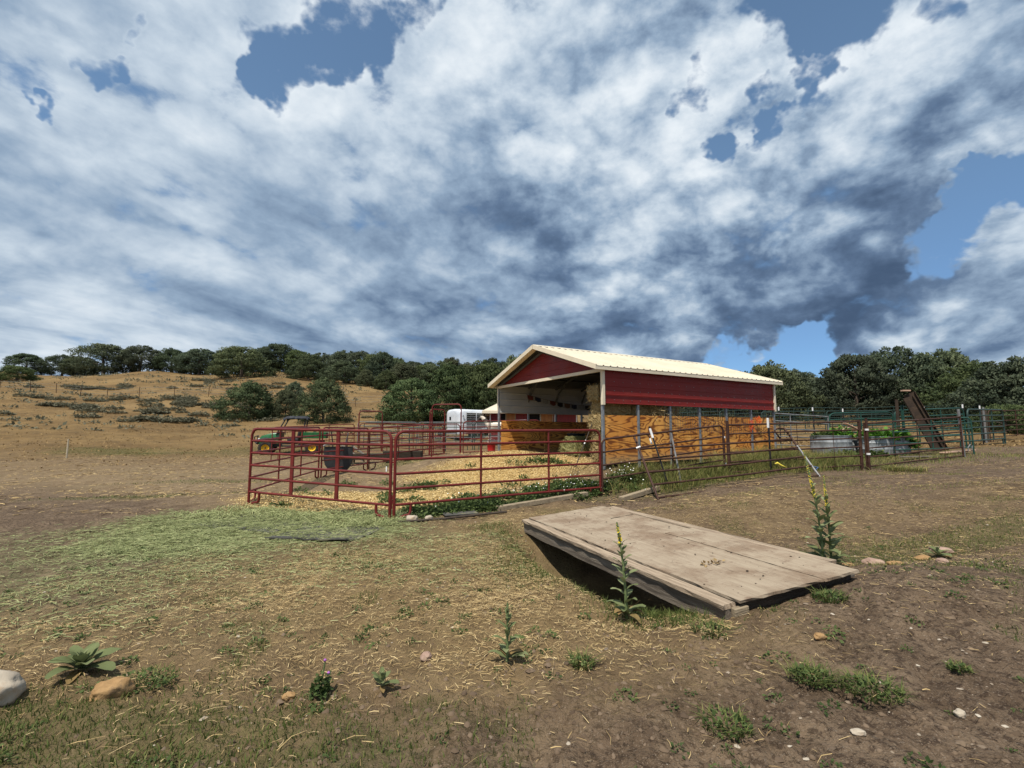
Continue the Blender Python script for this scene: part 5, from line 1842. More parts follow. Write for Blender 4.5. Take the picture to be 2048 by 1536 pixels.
def build_utv():
    t = thing('utility_vehicle', 'green utility vehicle with yellow wheels and black roof parked on the field', 'utility vehicle', g3(-11.75, 26.4, -.02), math.pi + .30)
    t.scale = (1.1, 1.05, 1.05)
    for x in (1.08, -.95):
        for y in (.62, -.62):
            wheel_parts(t, (x, y, .31), .31, .25, 'utv_yellow')
    # body tub and chassis
    MB().prism([(1.25, .36), (1.30, .58), (.62, .62), (.50, .42), (-.30, .42), (-.38, .66), (-1.45, .66), (-1.45, .42), (-1.2, .36)], 1.0, 'y', -.5).build('chassis', 'utv_black', t)
    hood = MB()
    hp = [(1.42, .58, .40), (1.46, .72, .42), (1.30, .90, .46), (.95, 1.02, .52), (.55, 1.10, .56)]
    vs = []
    for x, z, w in hp:
        vs += [(x, -w, z - .10), (x, -w * .85, z), (x, w * .85, z), (x, w, z - .10)]
    fs = [(i * 4 + k, i * 4 + k + 1, i * 4 + k + 5, i * 4 + k + 4) for i in range(4) for k in range(3)]
    vs2 = [(x, y, .50) for x, _, w in hp for y in (-w, w)]
    n0 = len(vs)
    hood.add(vs + vs2, fs + [(i * 4, i * 4 + 4, n0 + i * 2 + 2, n0 + i * 2) for i in range(4)] + [(i * 4 + 3, n0 + i * 2 + 1, n0 + i * 2 + 3, i * 4 + 7) for i in range(4)] + [(0, n0, n0 + 1, 3, 2, 1)])
    hood.build('hood', 'utv_green', t, True)
    for y in (.62, -.62):
        MB().tube([(1.48, y, .52), (1.34, y, .70), (1.08, y, .76), (.80, y, .70), (.70, y, .56)], .07, 8).build('fender', 'utv_black', t, True)
        MB().bbox((1.40, y * .62, .74), (.08, .18, .09), .02).build('headlight', 'white_cap', t)
    MB().tube([(1.42, -.42, .50), (1.60, -.42, .62), (1.60, -.40, .86), (1.52, -.2, .90), (1.52, .2, .90), (1.60, .40, .86), (1.60, .42, .62), (1.42, .42, .50)], .025, 8).build('bumper_guard', 'utv_black', t, True)
    # cab
    MB().bbox((.52, 0, .92), (.16, 1.12, .40), .04).build('dashboard', 'utv_black', t)
    for y in (.30, -.30):
        MB().bbox((-.08, y, .70), (.52, .50, .16), .05).build('seat', 'utv_yellow' if False else 'utv_black', t)
        MB().bbox((-.34, y, .98), (.14, .48, .50), .05, Euler((0, -.15, 0))).build('seat_back', 'utv_black', t)
    w = MB().tube([(.30 + .0, .30 + .17 * math.cos(a), 1.14 + .17 * math.sin(a)) for a in np.linspace(0, 6.283, 17)], .014, 6, False).build('steering_wheel', 'utv_black', t, True)
    for y in (.58, -.58):
        MB().tube([(.66, y, .95), (.26, y * .96, 1.78), (.15, y * .95, 1.83), (-.55, y * .95, 1.83), (-.60, y * .97, 1.70), (-.50, y, .80)], .030, 8).build('roll_cage', 'utv_black', t, True)
    for x, z in ((.15, 1.83), (-.56, 1.82), (-.54, 1.3)):
        MB().tube([(x, -.55, z), (x, .55, z)], .026, 8).build('cross_tube', 'utv_black', t, True)
    rf = MB()
    pts = [(.38, 1.78), (.20, 1.88), (-.10, 1.90), (-.16, 1.865), (-.26, 1.90), (-.62, 1.89), (-.72, 1.80)]
    vs = []
    for x, z in pts:
        vs += [(x, -.66, z - .10), (x, -.60, z), (x, .60, z), (x, .66, z - .10)]
    m = len(pts)
    vs += [(a, b, c - .035) for a, b, c in vs]
    o4 = 4 * m
    fs = [(i * 4 + k, i * 4 + k + 1, i * 4 + k + 5, i * 4 + k + 4) for i in range(m - 1) for k in range(3)]
    fs += [tuple(o4 + q for q in f[::-1]) for f in fs]
    fs += [(i * 4, i * 4 + 4, o4 + i * 4 + 4, o4 + i * 4) for i in range(m - 1)] + [(i * 4 + 3, o4 + i * 4 + 3, o4 + i * 4 + 7, i * 4 + 7) for i in range(m - 1)]
    fs += [(k, o4 + k, o4 + k + 1, k + 1) for k in range(3)]
    rf.add(vs, fs).build('roof', 'utv_roof', t)
    # cargo bed
    for y in (.66, -.66):
        MB().bbox((-1.0, y, .93), (1.12, .05, .30), .015).build('bed_side', 'utv_green', t)
    MB().bbox((-1.0, 0, .80), (1.12, 1.30, .05), .015).build('bed_floor', 'utv_black', t)
    MB().bbox((-1.57, 0, .92), (.05, 1.30, .30), .015).build('tailgate', 'utv_black', t)
    MB().bbox((-.45, 0, .93), (.05, 1.30, .30), .015).build('bed_front', 'utv_green', t)
    MB().bbox((.10, .64, .55), (.85, .05, .14), .02).build('side_step', 'utv_black', t)


build_utv()


def build_trailer():
    t = thing('stock_trailer', 'white metal stock trailer with slatted side and rounded nose behind the pens', 'trailer', g3(-4.3, 37.0, 0), R(40))
    W, H, L, z0 = 2.0, 2.0, 5.0, .42
    prof = [(-W / 2, z0), (-W / 2, H), (-W / 2 + .06, H + .16), (-W / 2 + .26, H + .27), (0, H + .31), (W / 2 - .26, H + .27), (W / 2 - .06, H + .16), (W / 2, H), (W / 2, z0)]
    # local x runs back along the trailer; y = -W/2 is the side seen
    def ring(x, k):
        return [(x, a * k, z0 + (b - z0) * (1 - (1 - k) * .35)) for a, b in prof]
    vs, n = [], len(prof)
    xs = [(-.22, .60), (-.20, .82), (-.10, .95), (0, 1.0), (.3, 1.0)]
    for x, k in xs:
        vs += ring(x, k)
    fs = [(i * n + k, i * n + k + 1, (i + 1) * n + k + 1, (i + 1) * n + k) for i in range(len(xs) - 1) for k in range(n - 1)] + [tuple(range(n))]
    MB().add(vs, fs).build('nose', 'trailer_white', t, True)
    # roof
    rv = [(x, a, b) for x in (.3, L) for a, b in prof[1:-1]]
    m = len(prof) - 2
    MB().add(rv, [(k, k + 1, m + k + 1, m + k) for k in range(m - 1)]).build('roof', 'trailer_white', t, True)
    for y in (-W / 2, W / 2):
        sd = MB().box(((L + .3) / 2, y, z0 + .45), (L - .3, .03, .9)).build('side_wall', 'trailer_slat', t)
        for z in (.62, .80, .98, 1.16):
            MB().box(((L + .3) / 2, y * 1.012, z), (L - .3, .02, .03)).build('side_rib', 'trailer_slat', t)
        for z in (1.40, 1.56, 1.72, 1.88, 2.0):
            MB().box(((L + .3) / 2, y, z), (L - .3, .025, .05)).build('slat', 'trailer_slat', t)
        for k in range(6):
            MB().box((.34 + k * (L - .4) / 5, y * 1.01, 1.25), (.06, .04, 1.6)).build('side_post', 'trailer_white', t)
    MB().box((L, 0, 1.25), (.04, W, 1.7)).build('rear_gate', 'trailer_slat', t)
    MB().box(((L + .3) / 2, 0, z0 + .04), (L - .3, W - .04, .06)).build('floor', 'utv_black', t)
    MB().bbox((-.225, .30, 1.60), (.03, .22, .26), .02).build('nose_window', 'black_void', t)
    MB().lathe([(0, 0), (.07, 0), (.07, .03), (0, .03)], 12, c=(0, 0, 0)).build('marker_lamp', 'trailer_slat', t, loc=(.05, -W / 2 - .03, 1.75)).rotation_euler = (R(90), 0, 0)
    for x in (2.3, 3.1):
        for y in (-.86, .86):
            wheel_parts(t, (x, y * 1.12, .36), .36, .22, 'trailer_slat', 0)
    MB().bbox((2.7, -1.08, .80), (1.8, .24, .06), .02).build('wheel_fender', 'trailer_white', t)
    for y in (-.5, .5):
        MB().tube([(.2, y * 1.6, .5), (-1.4, 0, .5)], .04, 6).build('drawbar', 'utv_black', t)
    MB().tube([(-1.25, 0, .0), (-1.25, 0, .85)], .035, 6).build('jack', 'utv_black', t)


build_trailer()


def build_barn2():
    t = thing('small_barn', 'small red barn with cream roof and wooden shutters behind the open barn', 'barn', g3(-1.55, 34.2, -.1), .03)
    W, D, H = 6.1, 6.4, 2.22
    # front wall boards
    n = 31
    for k in range(n):
        x = W * (k + .5) / n
        if .75 < x < 1.1 or 2.75 < x < 3.5:
            MB().box((x, .03, 2.05 + (H - 2.05) / 2), (W / n - .012, .04, H - 2.05)).build('wall_board', 'barn_red_board', t)
            MB().box((x, .03, .5), (W / n - .012, .04, 1.0)).build('wall_board', 'barn_red_board', t)
        else:
            MB().box((x, .03, H / 2), (W / n - .012, .04, H)).build('wall_board', 'barn_red_board', t)
    MB().box((W / 2, .12, 1.1), (W - .05, .1, 2.2)).build('void_backing', 'black_void', t)  # black sheet paints in the dark interior behind the openings
    MB().box((0, D / 2, H / 2), (.08, D, H)).build('side_wall', 'barn_red_board', t)
    MB().box((W, D / 2, H / 2), (.08, D, H)).build('side_wall', 'barn_red_board', t)
    MB().box((W / 2, D, H / 2), (W, .08, H)).build('back_wall', 'barn_red_board', t)
    for x, w in ((1.45, .66), (3.98, .85)):
        s = MB().box((x, -.012, 1.5), (w, .03, 1.1)).build('shutter', 'door_wood', t)
        for q in (-1, 1):
            MB().box((x + q * w / 2, -.035, 1.5), (.06, .02, 1.12)).build('batten', 'pale_timber', s)
    for x in (2.66, 3.54, 4.55, W - .03, .03):
        MB().box((x, -.02, 1.15), (.07, .03, 2.1)).build('trim_board', 'white_trim', t)
    # hipped roof
    o, ze = .50, H - .02
    r = (D / 2 + o)
    zr = ze + r * .52
    e = [(-o, -o, ze), (W + o, -o, ze), (W + o, D + o, ze), (-o, D + o, ze)]
    p, q = (-o + r * .99, D / 2, zr), (W + o - r * .99, D / 2, zr)
    for f in ((e[0], e[1], q, p), (e[1], e[2], q), (e[2], e[3], p, q), (e[3], e[0], p)):
        m = len(f)
        vs = list(f) + [(a, b, c + .05) for a, b, c in f]
        MB().add(vs, [tuple(range(m)), tuple(range(2 * m - 1, m - 1, -1))] + [(i, (i + 1) % m, m + (i + 1) % m, m + i) for i in range(m)]).build('roof_slope', 'roof_cream', t)
    MB().box((W / 2, -o - .016, ze - .05), (W + 2 * o + .06, .03, .17)).build('eave_trim', 'cream_trim', t)
    MB().box((-o - .016, D / 2, ze - .05), (.03, D + 2 * o, .17)).build('eave_trim', 'cream_trim', t)
    MB().box((W / 2, D / 2, ze - .02), (W + 2 * o - .1, D + 2 * o - .1, .02)).build('soffit', 'cream_trim', t)


build_barn2()


def skin_body(name, joints, bones, mat, parent, levels=2):
    me = bpy.data.meshes.new(name)
    me.from_pydata([j[0] for j in joints], bones, [])
    o = obj(name, me, mat, parent, False)
    md = o.modifiers.new('skin', 'SKIN')
    sv = me.skin_vertices[0].data
    for i, j in enumerate(joints):
        r = j[1]
        sv[i].radius = r if isinstance(r, tuple) else (r, r)
        sv[i].use_root = i == 0
    md.use_smooth_shade = True
    sb = o.modifiers.new('subdiv', 'SUBSURF')
    sb.levels = sb.render_levels = levels
    return o


def build_horse():
    t = thing('horse', 'white and black paint horse standing at the fence left of the barn', 'horse', g3(-.95, 33.0), math.pi - .12)
    t.scale = (1.0, 1.0, 1.0)
    J = [((0, 0, 1.12), (.30, .28)),        # 0 barrel
         ((.45, 0, 1.12), (.27, .30)),      # 1 chest
         ((-.5, 0, 1.16), (.28, .28)),      # 2 loin
         ((-.78, 0, 1.15), (.22, .24)),     # 3 croup
         ((.66, 0, 1.28), (.16, .22)),      # 4 neck base
         ((.92, 0, 1.56), (.10, .16)),      # 5 neck mid
         ((1.10, 0, 1.76), (.09, .12)),     # 6 poll
         ((1.26, 0, 1.62), (.085, .10)),    # 7 cheek
         ((1.50, 0, 1.36), (.055, .06)),    # 8 nose
         ((1.56, 0, 1.29), (.045, .045)),   # 9 muzzle
         ((-.98, 0, 1.10), .05), ((-1.08, 0, .85), .06), ((-1.06, 0, .5), .04)]   # tail 10-12
    B = [(0, 1), (0, 2), (2, 3), (1, 4), (4, 5), (5, 6), (6, 7), (7, 8), (8, 9), (3, 10), (10, 11), (11, 12)]
    for y in (.15, -.15):
        k = len(J)
        J += [((.52, y, .92), .12), ((.54, y, .70), .075), ((.55 + y * .2, y, .45), .05), ((.55 + y * .3, y, .24), .036), ((.56 + y * .3, y, .10), .038), ((.60 + y * .3, y, .015), .05)]
        B += [(1, k)] + [(k + i, k + i + 1) for i in range(5)]
        k = len(J)
        J += [((-.70, y, .90), .15), ((-.62, y, .72), .10), ((-.84, y, .48), .055), ((-.80, y, .26), .04), ((-.79, y, .10), .04), ((-.75, y, .015), .05)]
        B += [(3, k)] + [(k + i, k + i + 1) for i in range(5)]
    skin_body('body', J, B, 'horse_coat', t)
    for y in (.05, -.05):
        MB().add([(1.06, y - .03, 1.82), (1.12, y + .03, 1.82), (1.09, y, 1.97), (1.06, y + .03, 1.80)], [(0, 1, 2), (1, 3, 2), (3, 0, 2)]).build('ear', 'horse_dark', t)
    V, Fc, tt = blades(160, .06, .30, .012, 5, .9)
    mn = MB()
    for k in range(9):
        f = k / 8
        p = Vector((.70, 0, 1.48)).lerp(Vector((1.08, 0, 1.86)), f)
        mn.add([p, p + Vector((.08, 0, .05)), p + Vector((.05, -.10, -.20)), p + Vector((-.03, -.10, -.22))], [(0, 1, 2, 3)])
    mn.build('mane', 'flower_white', t)


build_horse()


def build_bucket():
    t = thing('feed_bucket', 'red feed bucket hanging low by the left barn post', 'bucket', g3(-.82, 19.6, .12), 0)
    MB().lathe([(0, 0), (.15, 0), (.18, .30), (.19, .31), (.175, .31), (.145, .04), (0, .04)], 18).build('body', 'bucket_red', t, True)
    MB().tube([(-.18, 0, .30), (-.14, 0, .42), (0, 0, .47), (.14, 0, .42), (.18, 0, .30)], .006, 6).build('bail', 'grey_steel', t, True)


build_bucket()
o = MB().tube([(0, 0, -.1), (.01, 0, .9)], .035, 6).build('marker_stake', 'stake_pale', None, loc=g3(-21.6, 24.0))
tag(o, 'single pale marker stake in the left field', 'stake')

# ------------------------------------------------------------------ trees
def crown_geo(seed, kind):
    """unit crown: about 1 wide, 1 high; many small leaf sprays in clumps"""
    q = np.random.default_rng(seed)
    nc = {'juniper': 250, 'pinyon': 220, 'bush': 190}[kind]
    V, T, N = [], [], []
    lobes = q.uniform(0, 2 * np.pi, 4)
    for i in range(nc):
        f = q.uniform(0, 1) ** (1.05 if kind != 'pinyon' else .9)
        th = q.uniform(0, 2 * np.pi)
        if kind == 'juniper':
            z = .05 + .90 * f
            rad = .50 * np.sin(np.pi * (.24 + .76 * (1 - f)) * .62) ** .9 * (1.05 - .55 * f ** 2.5)
        elif kind == 'pinyon':
            z = .07 + .89 * f
            rad = .48 * (np.sin(np.pi * (.20 + .76 * f)) ** .62)
        else:
            z = .06 + .82 * f
            rad = .5 * np.sqrt(max(0, 1 - (f * .98) ** 2.2))
        rad *= 1 + .22 * np.sin(2 * th + lobes[0]) + .14 * np.sin(3 * th + lobes[1] + 4 * f) + .10 * np.sin(5 * th + lobes[2] - 6 * f)
        rr = rad * q.uniform(.45, 1.0) ** .5
        c = np.array([rr * np.cos(th), rr * np.sin(th), z])
        cr = q.uniform(.065, .115)
        if i < 26 and kind != 'bush':            # small spires breaking the outline
            r2 = .34 * q.uniform(0, 1) ** .7
            c = np.array([r2 * np.cos(th), r2 * np.sin(th), (1.02 if kind == 'juniper' else 1.0) - r2 * r2 * 2.0 + q.uniform(-.03, .05)])
            cr = q.uniform(.022, .045)
        n = int(q.uniform(75, 115) * (.4 if cr < .046 else 1))
        d = q.normal(0, 1, (n, 3))
        d /= np.linalg.norm(d, axis=1, keepdims=True)
        P = c + d * cr * (q.uniform(.35, 1, (n, 1)) ** .6) * np.array([1.15, 1.15, .85])
        up = np.array([np.cos(th) * .35, np.sin(th) * .35, .75]) + q.normal(0, .55, (n, 3))
        up /= np.linalg.norm(up, axis=1, keepdims=True)
        w = np.cross(up, q.normal(0, 1, (n, 3)))
        w /= np.linalg.norm(w, axis=1, keepdims=True)
        s = q.uniform(.010, .021, (n, 1))
        out = d * .75 + (P - np.array([0, 0, .42])) / .5 * .5 + np.array([0, 0, .12])
        out /= np.linalg.norm(out, axis=1, keepdims=True)
        Q = np.stack([P - w * s * .5, P + w * s * .5, P + up * s * 1.5 + w * s * .3, P + up * s * 1.5 - w * s * .3], 1)
        ng = np.cross(Q[:, 1] - Q[:, 0], Q[:, 2] - Q[:, 0])
        ng /= np.linalg.norm(ng, axis=1, keepdims=True) + 1e-9
        flip = (ng * out).sum(1) < 0
        Q[flip] = Q[flip][:, ::-1]
        ng[flip] *= -1
        nn = out * .8 + ng * .45
        nn /= np.linalg.norm(nn, axis=1, keepdims=True)
        N.append(np.repeat(nn, 4, 0))
        V.append(Q.reshape(-1, 3))
        T.append(np.repeat(np.clip(q.uniform(.1, .8) + q.normal(0, .16, n), 0, 1), 4))
    V = np.concatenate(V)
    return V, np.arange(len(V)).reshape(-1, 4), np.concatenate(T), np.concatenate(N)


def trunk_geo(seed, kind):
    q = random.Random(seed)
    m = MB()
    lean = (q.uniform(-.05, .05), q.uniform(-.05, .05))
    m.tube([(0, 0, -.04), (lean[0] * .3, lean[1] * .3, .2), (lean[0], lean[1], .55), (lean[0] * 1.2, lean[1], .88)], [.040, .030, .018, .005], 7)
    for k in range(7):
        a = q.uniform(0, 6.28)
        z = q.uniform(.14, .6)
        L = q.uniform(.2, .38)
        m.tube([(lean[0] * z, lean[1] * z, z), (math.cos(a) * L * .5, math.sin(a) * L * .5, z + .06), (math.cos(a) * L, math.sin(a) * L, z + .17)], [.014, .009, .003], 5)
    o = m.build('trunk', 'trunk_bark', None)
    me = o.data
    bpy.data.objects.remove(o)
    return me


PROTO = []
for k, (kind, mt) in enumerate((('juniper', 'juniper'), ('juniper', 'juniper'), ('pinyon', 'pinyon'), ('pinyon', 'pinyon'), ('juniper', 'pinyon'), ('bush', 'juniper'), ('pinyon', 'juniper'), ('juniper', 'juniper'))):
    V, Fc, tt, nv = crown_geo(100 + k, kind)
    o = np_mesh('crown', V, Fc, mt, None, {'tint': ('FLOAT', 'POINT', tt)}, smooth=True)
    o.data.normals_split_custom_set_from_vertices([tuple(q) for q in nv])
    PROTO.append((o.data, trunk_geo(200 + k, kind), kind))
    bpy.data.objects.remove(o)
rt = random.Random(12)


def tree(label, x, y, w, h, p, group=None, name=None, cat='tree', sink=.25):
    cm, tm, kind = PROTO[p]
    t = thing(name or ('pinyon_tree' if kind == 'pinyon' else 'juniper_tree'), label, cat, g3(x, y, -sink), rt.uniform(0, 6.28), group)
    for me, nm in ((tm, 'trunk'), (cm, 'crown')):
        o = bpy.data.objects.new(nm, me)
        C.objects.link(o)
        o.parent = t
        o.scale = (w, w, h)
    return t


# single trees on the slope
tree('broad dark juniper left of the vehicle at the foot of the slope', -26.6, 49.5, 5.2, 3.9, 0)
tree('small bright green juniper between the two slope junipers', -23.6, 51.0, 2.9, 3.1, 1)
tree('conical grey-green juniper right behind the parked vehicle', -18.1, 47.0, 4.3, 4.3, 7)
tree('little juniper standing above the small bright green one', -27.4, 61.5, 3.0, 2.8, 4)
tree('round dark bush at the left edge on the slope', -86.5, 85.0, 6.4, 3.0, 5, name='round_bush', cat='bush')
tree('pale green broad bush in front of the hilltop trees', -50.0, 90.0, 9.5, 6.2, 5, name='round_bush', cat='bush')
# hilltop row: x, y, width, height, proto
hill = [(-106, 106, 8, 5.5, 2), (-100, 108, 8, 6.0, 3), (-94, 106, 8, 5.4, 6), (-86.5, 103, 11, 8.2, 2), (-80.5, 105, 9, 7.0, 3), (-75, 107, 9, 6.4, 4), (-70, 106, 8, 6.2, 6), (-65.5, 102, 9, 6.8, 2), (-60, 104, 9, 7.2, 4), (-55, 106, 8, 6.6, 3),
        (-50, 104, 9, 7.4, 2), (-45.5, 103, 8, 6.6, 6), (-41, 105, 8, 6.8, 3), (-38.5, 92, 7, 6.2, 0), (-35, 101, 9, 7.6, 4), (-30.5, 88, 6.5, 5.2, 1), (-31, 99, 8, 7.4, 2), (-26.5, 97, 8, 7.2, 6), (-25.5, 85, 3.4, 3.8, 7), (-21, 82, 4.2, 4.2, 0)]
ordn = ['first', 'second', 'third', 'fourth', 'fifth', 'sixth', 'seventh', 'eighth', 'ninth', 'tenth', 'eleventh', 'twelfth', 'thirteenth', 'fourteenth', 'fifteenth', 'sixteenth', 'seventeenth', 'eighteenth', 'nineteenth', 'twentieth']
for k, (x, y, w, h, p) in enumerate(hill):
    tree('dark evergreen on the left hilltop, %s from the left edge' % ordn[k], x, y, w * .95, h * .80, p, 'evergreens along the left hilltop')
# dense wood behind the pens
dark_lab = 'dark evergreen in the dense wood behind the pens'
for (x, y, w, h, p, lb) in ((-9.6, 46.5, 6.4, 4.6, 5, 'broad leafy juniper left of the tall red arch behind the pens'), (-6.0, 47.5, 6.0, 5.6, 0, 'rounded juniper directly behind the tall red arch'), (-2.6, 48.5, 6.2, 5.8, 7, 'large juniper above the white trailer'), (.6, 50, 6, 6.2, 1, 'juniper beside the left eave of the open barn')):
    tree(lb, x, y, w, h, p, 'junipers behind the pens')
for k in range(20):
    f = k / 19
    x = -20 + 24 * f + rt.uniform(-1, 1)
    y = rt.choice((58, 66, 76, 86, 94)) + rt.uniform(-3, 3)
    if y < 84 and x < -7:
        y = 90 + rt.uniform(-3, 5)
    tree(dark_lab, x * (y / 78), y, rt.uniform(5.5, 8), rt.uniform(4.4, 6.0), rt.choice((0, 1, 2, 3, 4, 6, 7)), 'dense wood behind the pens')
# right tree line
right = [(17.4, 52, 7.0, 5.6, 2, 'evergreen just right of the barn roof end'), (21.5, 51, 6.4, 5.2, 0, 'rounded juniper left in the right tree line'), (26.4, 50, 6.6, 6.4, 1, 'tall juniper second in the right tree line'), (31.0, 53, 7.5, 5.6, 4, 'low broad evergreen in the middle of the right tree line'), (34.5, 49, 7.0, 7.2, 2, 'high rounded pinyon left of the leaning beams top'),
         (39.0, 50, 7.5, 7.8, 3, 'highest pinyon of the right tree line'), (43.2, 49, 7.5, 7.6, 6, 'tall loose pinyon right of the highest one'), (39.5, 41.5, 7.0, 5.6, 0, 'dense juniper toward the right edge'), (35.6, 34.5, 6.6, 5.4, 4, 'large dark evergreen cut by the right edge'), (31.6, 31.5, 3.4, 2.4, 5, 'low dark bush at the right edge under the trees')]
for (x, y, w, h, p, lb) in right:
    tree(lb, x, y, w, h * .92, p, 'right tree line')
for k in range(18):
    f = k / 17
    y = rt.choice((58, 64, 71)) + rt.uniform(-2, 2)
    x = (.14 + .86 * f) * y + rt.uniform(-2, 2)
    tree('dark evergreen filling the back of the right tree line', x, y, rt.uniform(6.0, 8.5), rt.uniform(4.4, 6.0), rt.choice((0, 1, 2, 3, 4, 6, 7)), 'back row of the right tree line')


# sagebrush and low scrub on the slope
SAGE = []
for k in range(3):
    V, Fc, tt = leafy(420, .5, .5, .62, .11, 300 + k)
    o = np_mesh('foliage', V, Fc, 'sage', None, {'tint': ('FLOAT', 'POINT', tt)})
    SAGE.append(o.data)
    bpy.data.objects.remove(o)
rs = random.Random(5)
beds = [(-62, 72, 10, 2.2, 16), (-45, 60, 7, 1.8, 14), (-36, 57, 6, 2.0, 13), (-33, 49, 6, 1.8, 12), (-44, 51, 6, 1.6, 12), (-55, 58, 7, 1.6, 9), (-30, 44, 6, 1.6, 9), (-14, 50, 4, 1.8, 7), (-38, 76, 6, 2.0, 10), (-46, 42, 5, 1.2, 6), (-50, 82, 12, 3, 8), (-20, 56, 5, 2, 6)]
sl = ['high on the left slope', 'in the middle of the slope', 'right of the middle of the slope', 'low on the slope before the junipers', 'low at the left of the slope', 'at the far left of the slope', 'near the foot of the slope', 'beside the pens arch', 'below the hilltop trees', 'lowest on the left slope', 'just under the hilltop', 'between the slope junipers']
for (cx, cy, sx, sy, n), lb in zip(beds, sl):
    for k in range(n):
        x, y = cx + rs.gauss(0, sx * .6), cy + rs.gauss(0, sy * .6)
        o = bpy.data.objects.new('sagebrush', SAGE[k % 3])
        C.objects.link(o)
        o.location = g3(x, y, -.03)
        s = rs.uniform(.9, 2.0)
        o.scale = (s * 1.2, s * 1.2, s * rs.uniform(.5, .8))
        o.rotation_euler = (0, 0, rs.uniform(0, 6))
        tag(o, 'low grey-green sagebrush in the patch ' + lb, 'shrub', 'sagebrush ' + lb)

# wire fence across the slope
wf = thing('wire_fence', 'thin wire fence with steel posts crossing the dry slope', 'fence', g3(-72, 63))
o0 = wf.location.copy()
tops = []
for k in range(17):
    x = -72 + k * 4.0
    y = 64 + 1.0 * math.sin(k * .9) - k * .05
    p = g3(x, y) - o0
    ln = rs.uniform(-.12, .12)
    MB().tube([p + Vector((0, 0, -.1)), p + Vector((ln, 0, 1.3))], .035, 5).build('post', 'brown_rust', wf)
    tops.append((p, ln))
for z in (.45, .8, 1.15):
    MB().tube([p + Vector((ln * z / 1.3, 0, z)) for p, ln in tops], .012, 4).build('wire', 'wire_grey', wf)

# ------------------------------------------------------------------ litter and growth nobody could count
def scatter(n, xr, yr, wfun, seed):
    """points drawn where wfun (0..1) is high, inside the camera's field"""
    q = np.random.default_rng(seed)
    out = np.zeros((0, 2))
    for _ in range(40):
        m = n * 2
        y = yr[0] + (yr[1] - yr[0]) * q.uniform(0, 1, m)
        x = q.uniform(xr[0], xr[1], m)
        ok = np.abs(x) < 1.25 * y + 1.0
        x, y = x[ok], y[ok]
        k = q.uniform(0, 1, len(x)) < wfun(x, y)
        out = np.concatenate([out, np.stack([x[k], y[k]], -1)])
        if len(out) >= n:
            break
    return out[:n]


def under_deck(x, y):
    s = (x - DECK_O[0]) * DECK_U[0] + (y - DECK_O[1]) * DECK_U[1]
    t = (x - DECK_O[0]) * DECK_V[0] + (y - DECK_O[1]) * DECK_V[1]
    return (s > -.02) & (s < DECK_W + .05) & (t > -.05) & (t < DECK_L + .05)


def stalks(name, label, P, mat, L, W, seed, lift=.008, tintp=(0, 1), cat='straw', curl=.12, pitch=.12):
    q = np.random.default_rng(seed)
    P = P[~under_deck(P[:, 0], P[:, 1])]
    n = len(P)
    z = height(P[:, 0], P[:, 1])
    az = q.uniform(0, 2 * np.pi, n)
    l = L * q.uniform(.35, 1.3, n)
    pi = q.normal(0, pitch, n)
    b = az + q.normal(0, curl, n)
    wd = W * q.uniform(.6, 1.4, n)
    D1 = np.stack([np.cos(az), np.sin(az), np.abs(np.sin(pi))], -1) * (l * .5)[:, None]
    D2 = np.stack([np.cos(b), np.sin(b), -np.abs(np.sin(pi)) * .8], -1) * (l * .5)[:, None]
    S = np.stack([-np.sin(az), np.cos(az), q.normal(0, .35, n)], -1) * wd[:, None]
    A = np.stack([P[:, 0], P[:, 1], z + lift + .012 * q.uniform(0, 1, n)], -1)
    Bm = A + D1
    E = Bm + D2
    E[:, 2] = np.maximum(E[:, 2], height(E[:, 0], E[:, 1], True) + .002)
    V = np.stack([A - S, A + S, Bm + S, Bm - S, E + S * .7, E - S * .7], 1).reshape(-1, 3)
    k = np.arange(n)[:, None] * 6
    Fc = np.concatenate([k + np.array([0, 1, 2, 3]), k + np.array([3, 2, 4, 5])], 0)
    tt = np.repeat(tintp[0] + (tintp[1] - tintp[0]) * q.uniform(0, 1, n), 6)
    o = np_mesh(name, V, Fc, mat, None, {'tint': ('FLOAT', 'POINT', tt)})
    return tag(o, label, cat, None, 'stuff')


Z = lambda i: (lambda x, y: zones(x, y)[:, i])
P = scatter(65000, (-7, 9), (1.8, 11), lambda x, y: np.clip(zones(x, y)[:, 1] ** 1.5 * (.3 + .7 * sstep(fbm(x * 1.3, y * 1.3, 4, 74), .38, .62)) + .05 * sstep(fbm(x * .9, y * .9, 3, 71), .4, .7), 0, 1) * np.clip(1.25 - y / 12, .25, 1) * (.10 + .90 * sstep(y, 2.6, 4.2)), 51)
stalks('straw_litter', 'chopped yellow straw strewn over the brown soil of the foreground', P, 'straw', .050, .0014, 52)
P = scatter(260, (-4, 5), (1.8, 6), lambda x, y: .3 + .7 * sstep(fbm(x * 1.2, y * 1.2, 3, 72), .4, .7), 53)
stalks('long_straw', 'scattered long pale stalks lying on the foreground soil', P, 'straw', .13, .0013, 54, .010, (.3, .9), curl=.3)
P = scatter(44000, (-9, 1), (3.5, 11.5), lambda x, y: zones(x, y)[:, 0] ** 1.3 * (.35 + .65 * sstep(fbm(x * 1.1, y * 1.1, 4, 73), .35, .62)), 55)
stalks('green_hay_litter', 'trampled green hay spread over the mats and soil left of the panels', P, 'green_hay', .09, .0026, 56, .010, (0, 1), 'hay')
P = scatter(5200, (-6.2, -1), (6.5, 10.5), lambda x, y: np.maximum(ell(x, y, -3.2, 8.95, 1.3, .45, .1, .4, 3, .4), np.maximum(ell(x, y, -2.6, 8.3, .6, .35, .2, .4, 5, .5), ell(x, y, -5.0, 9.2, .9, .5, 0, .5, 6, .5))), 57)
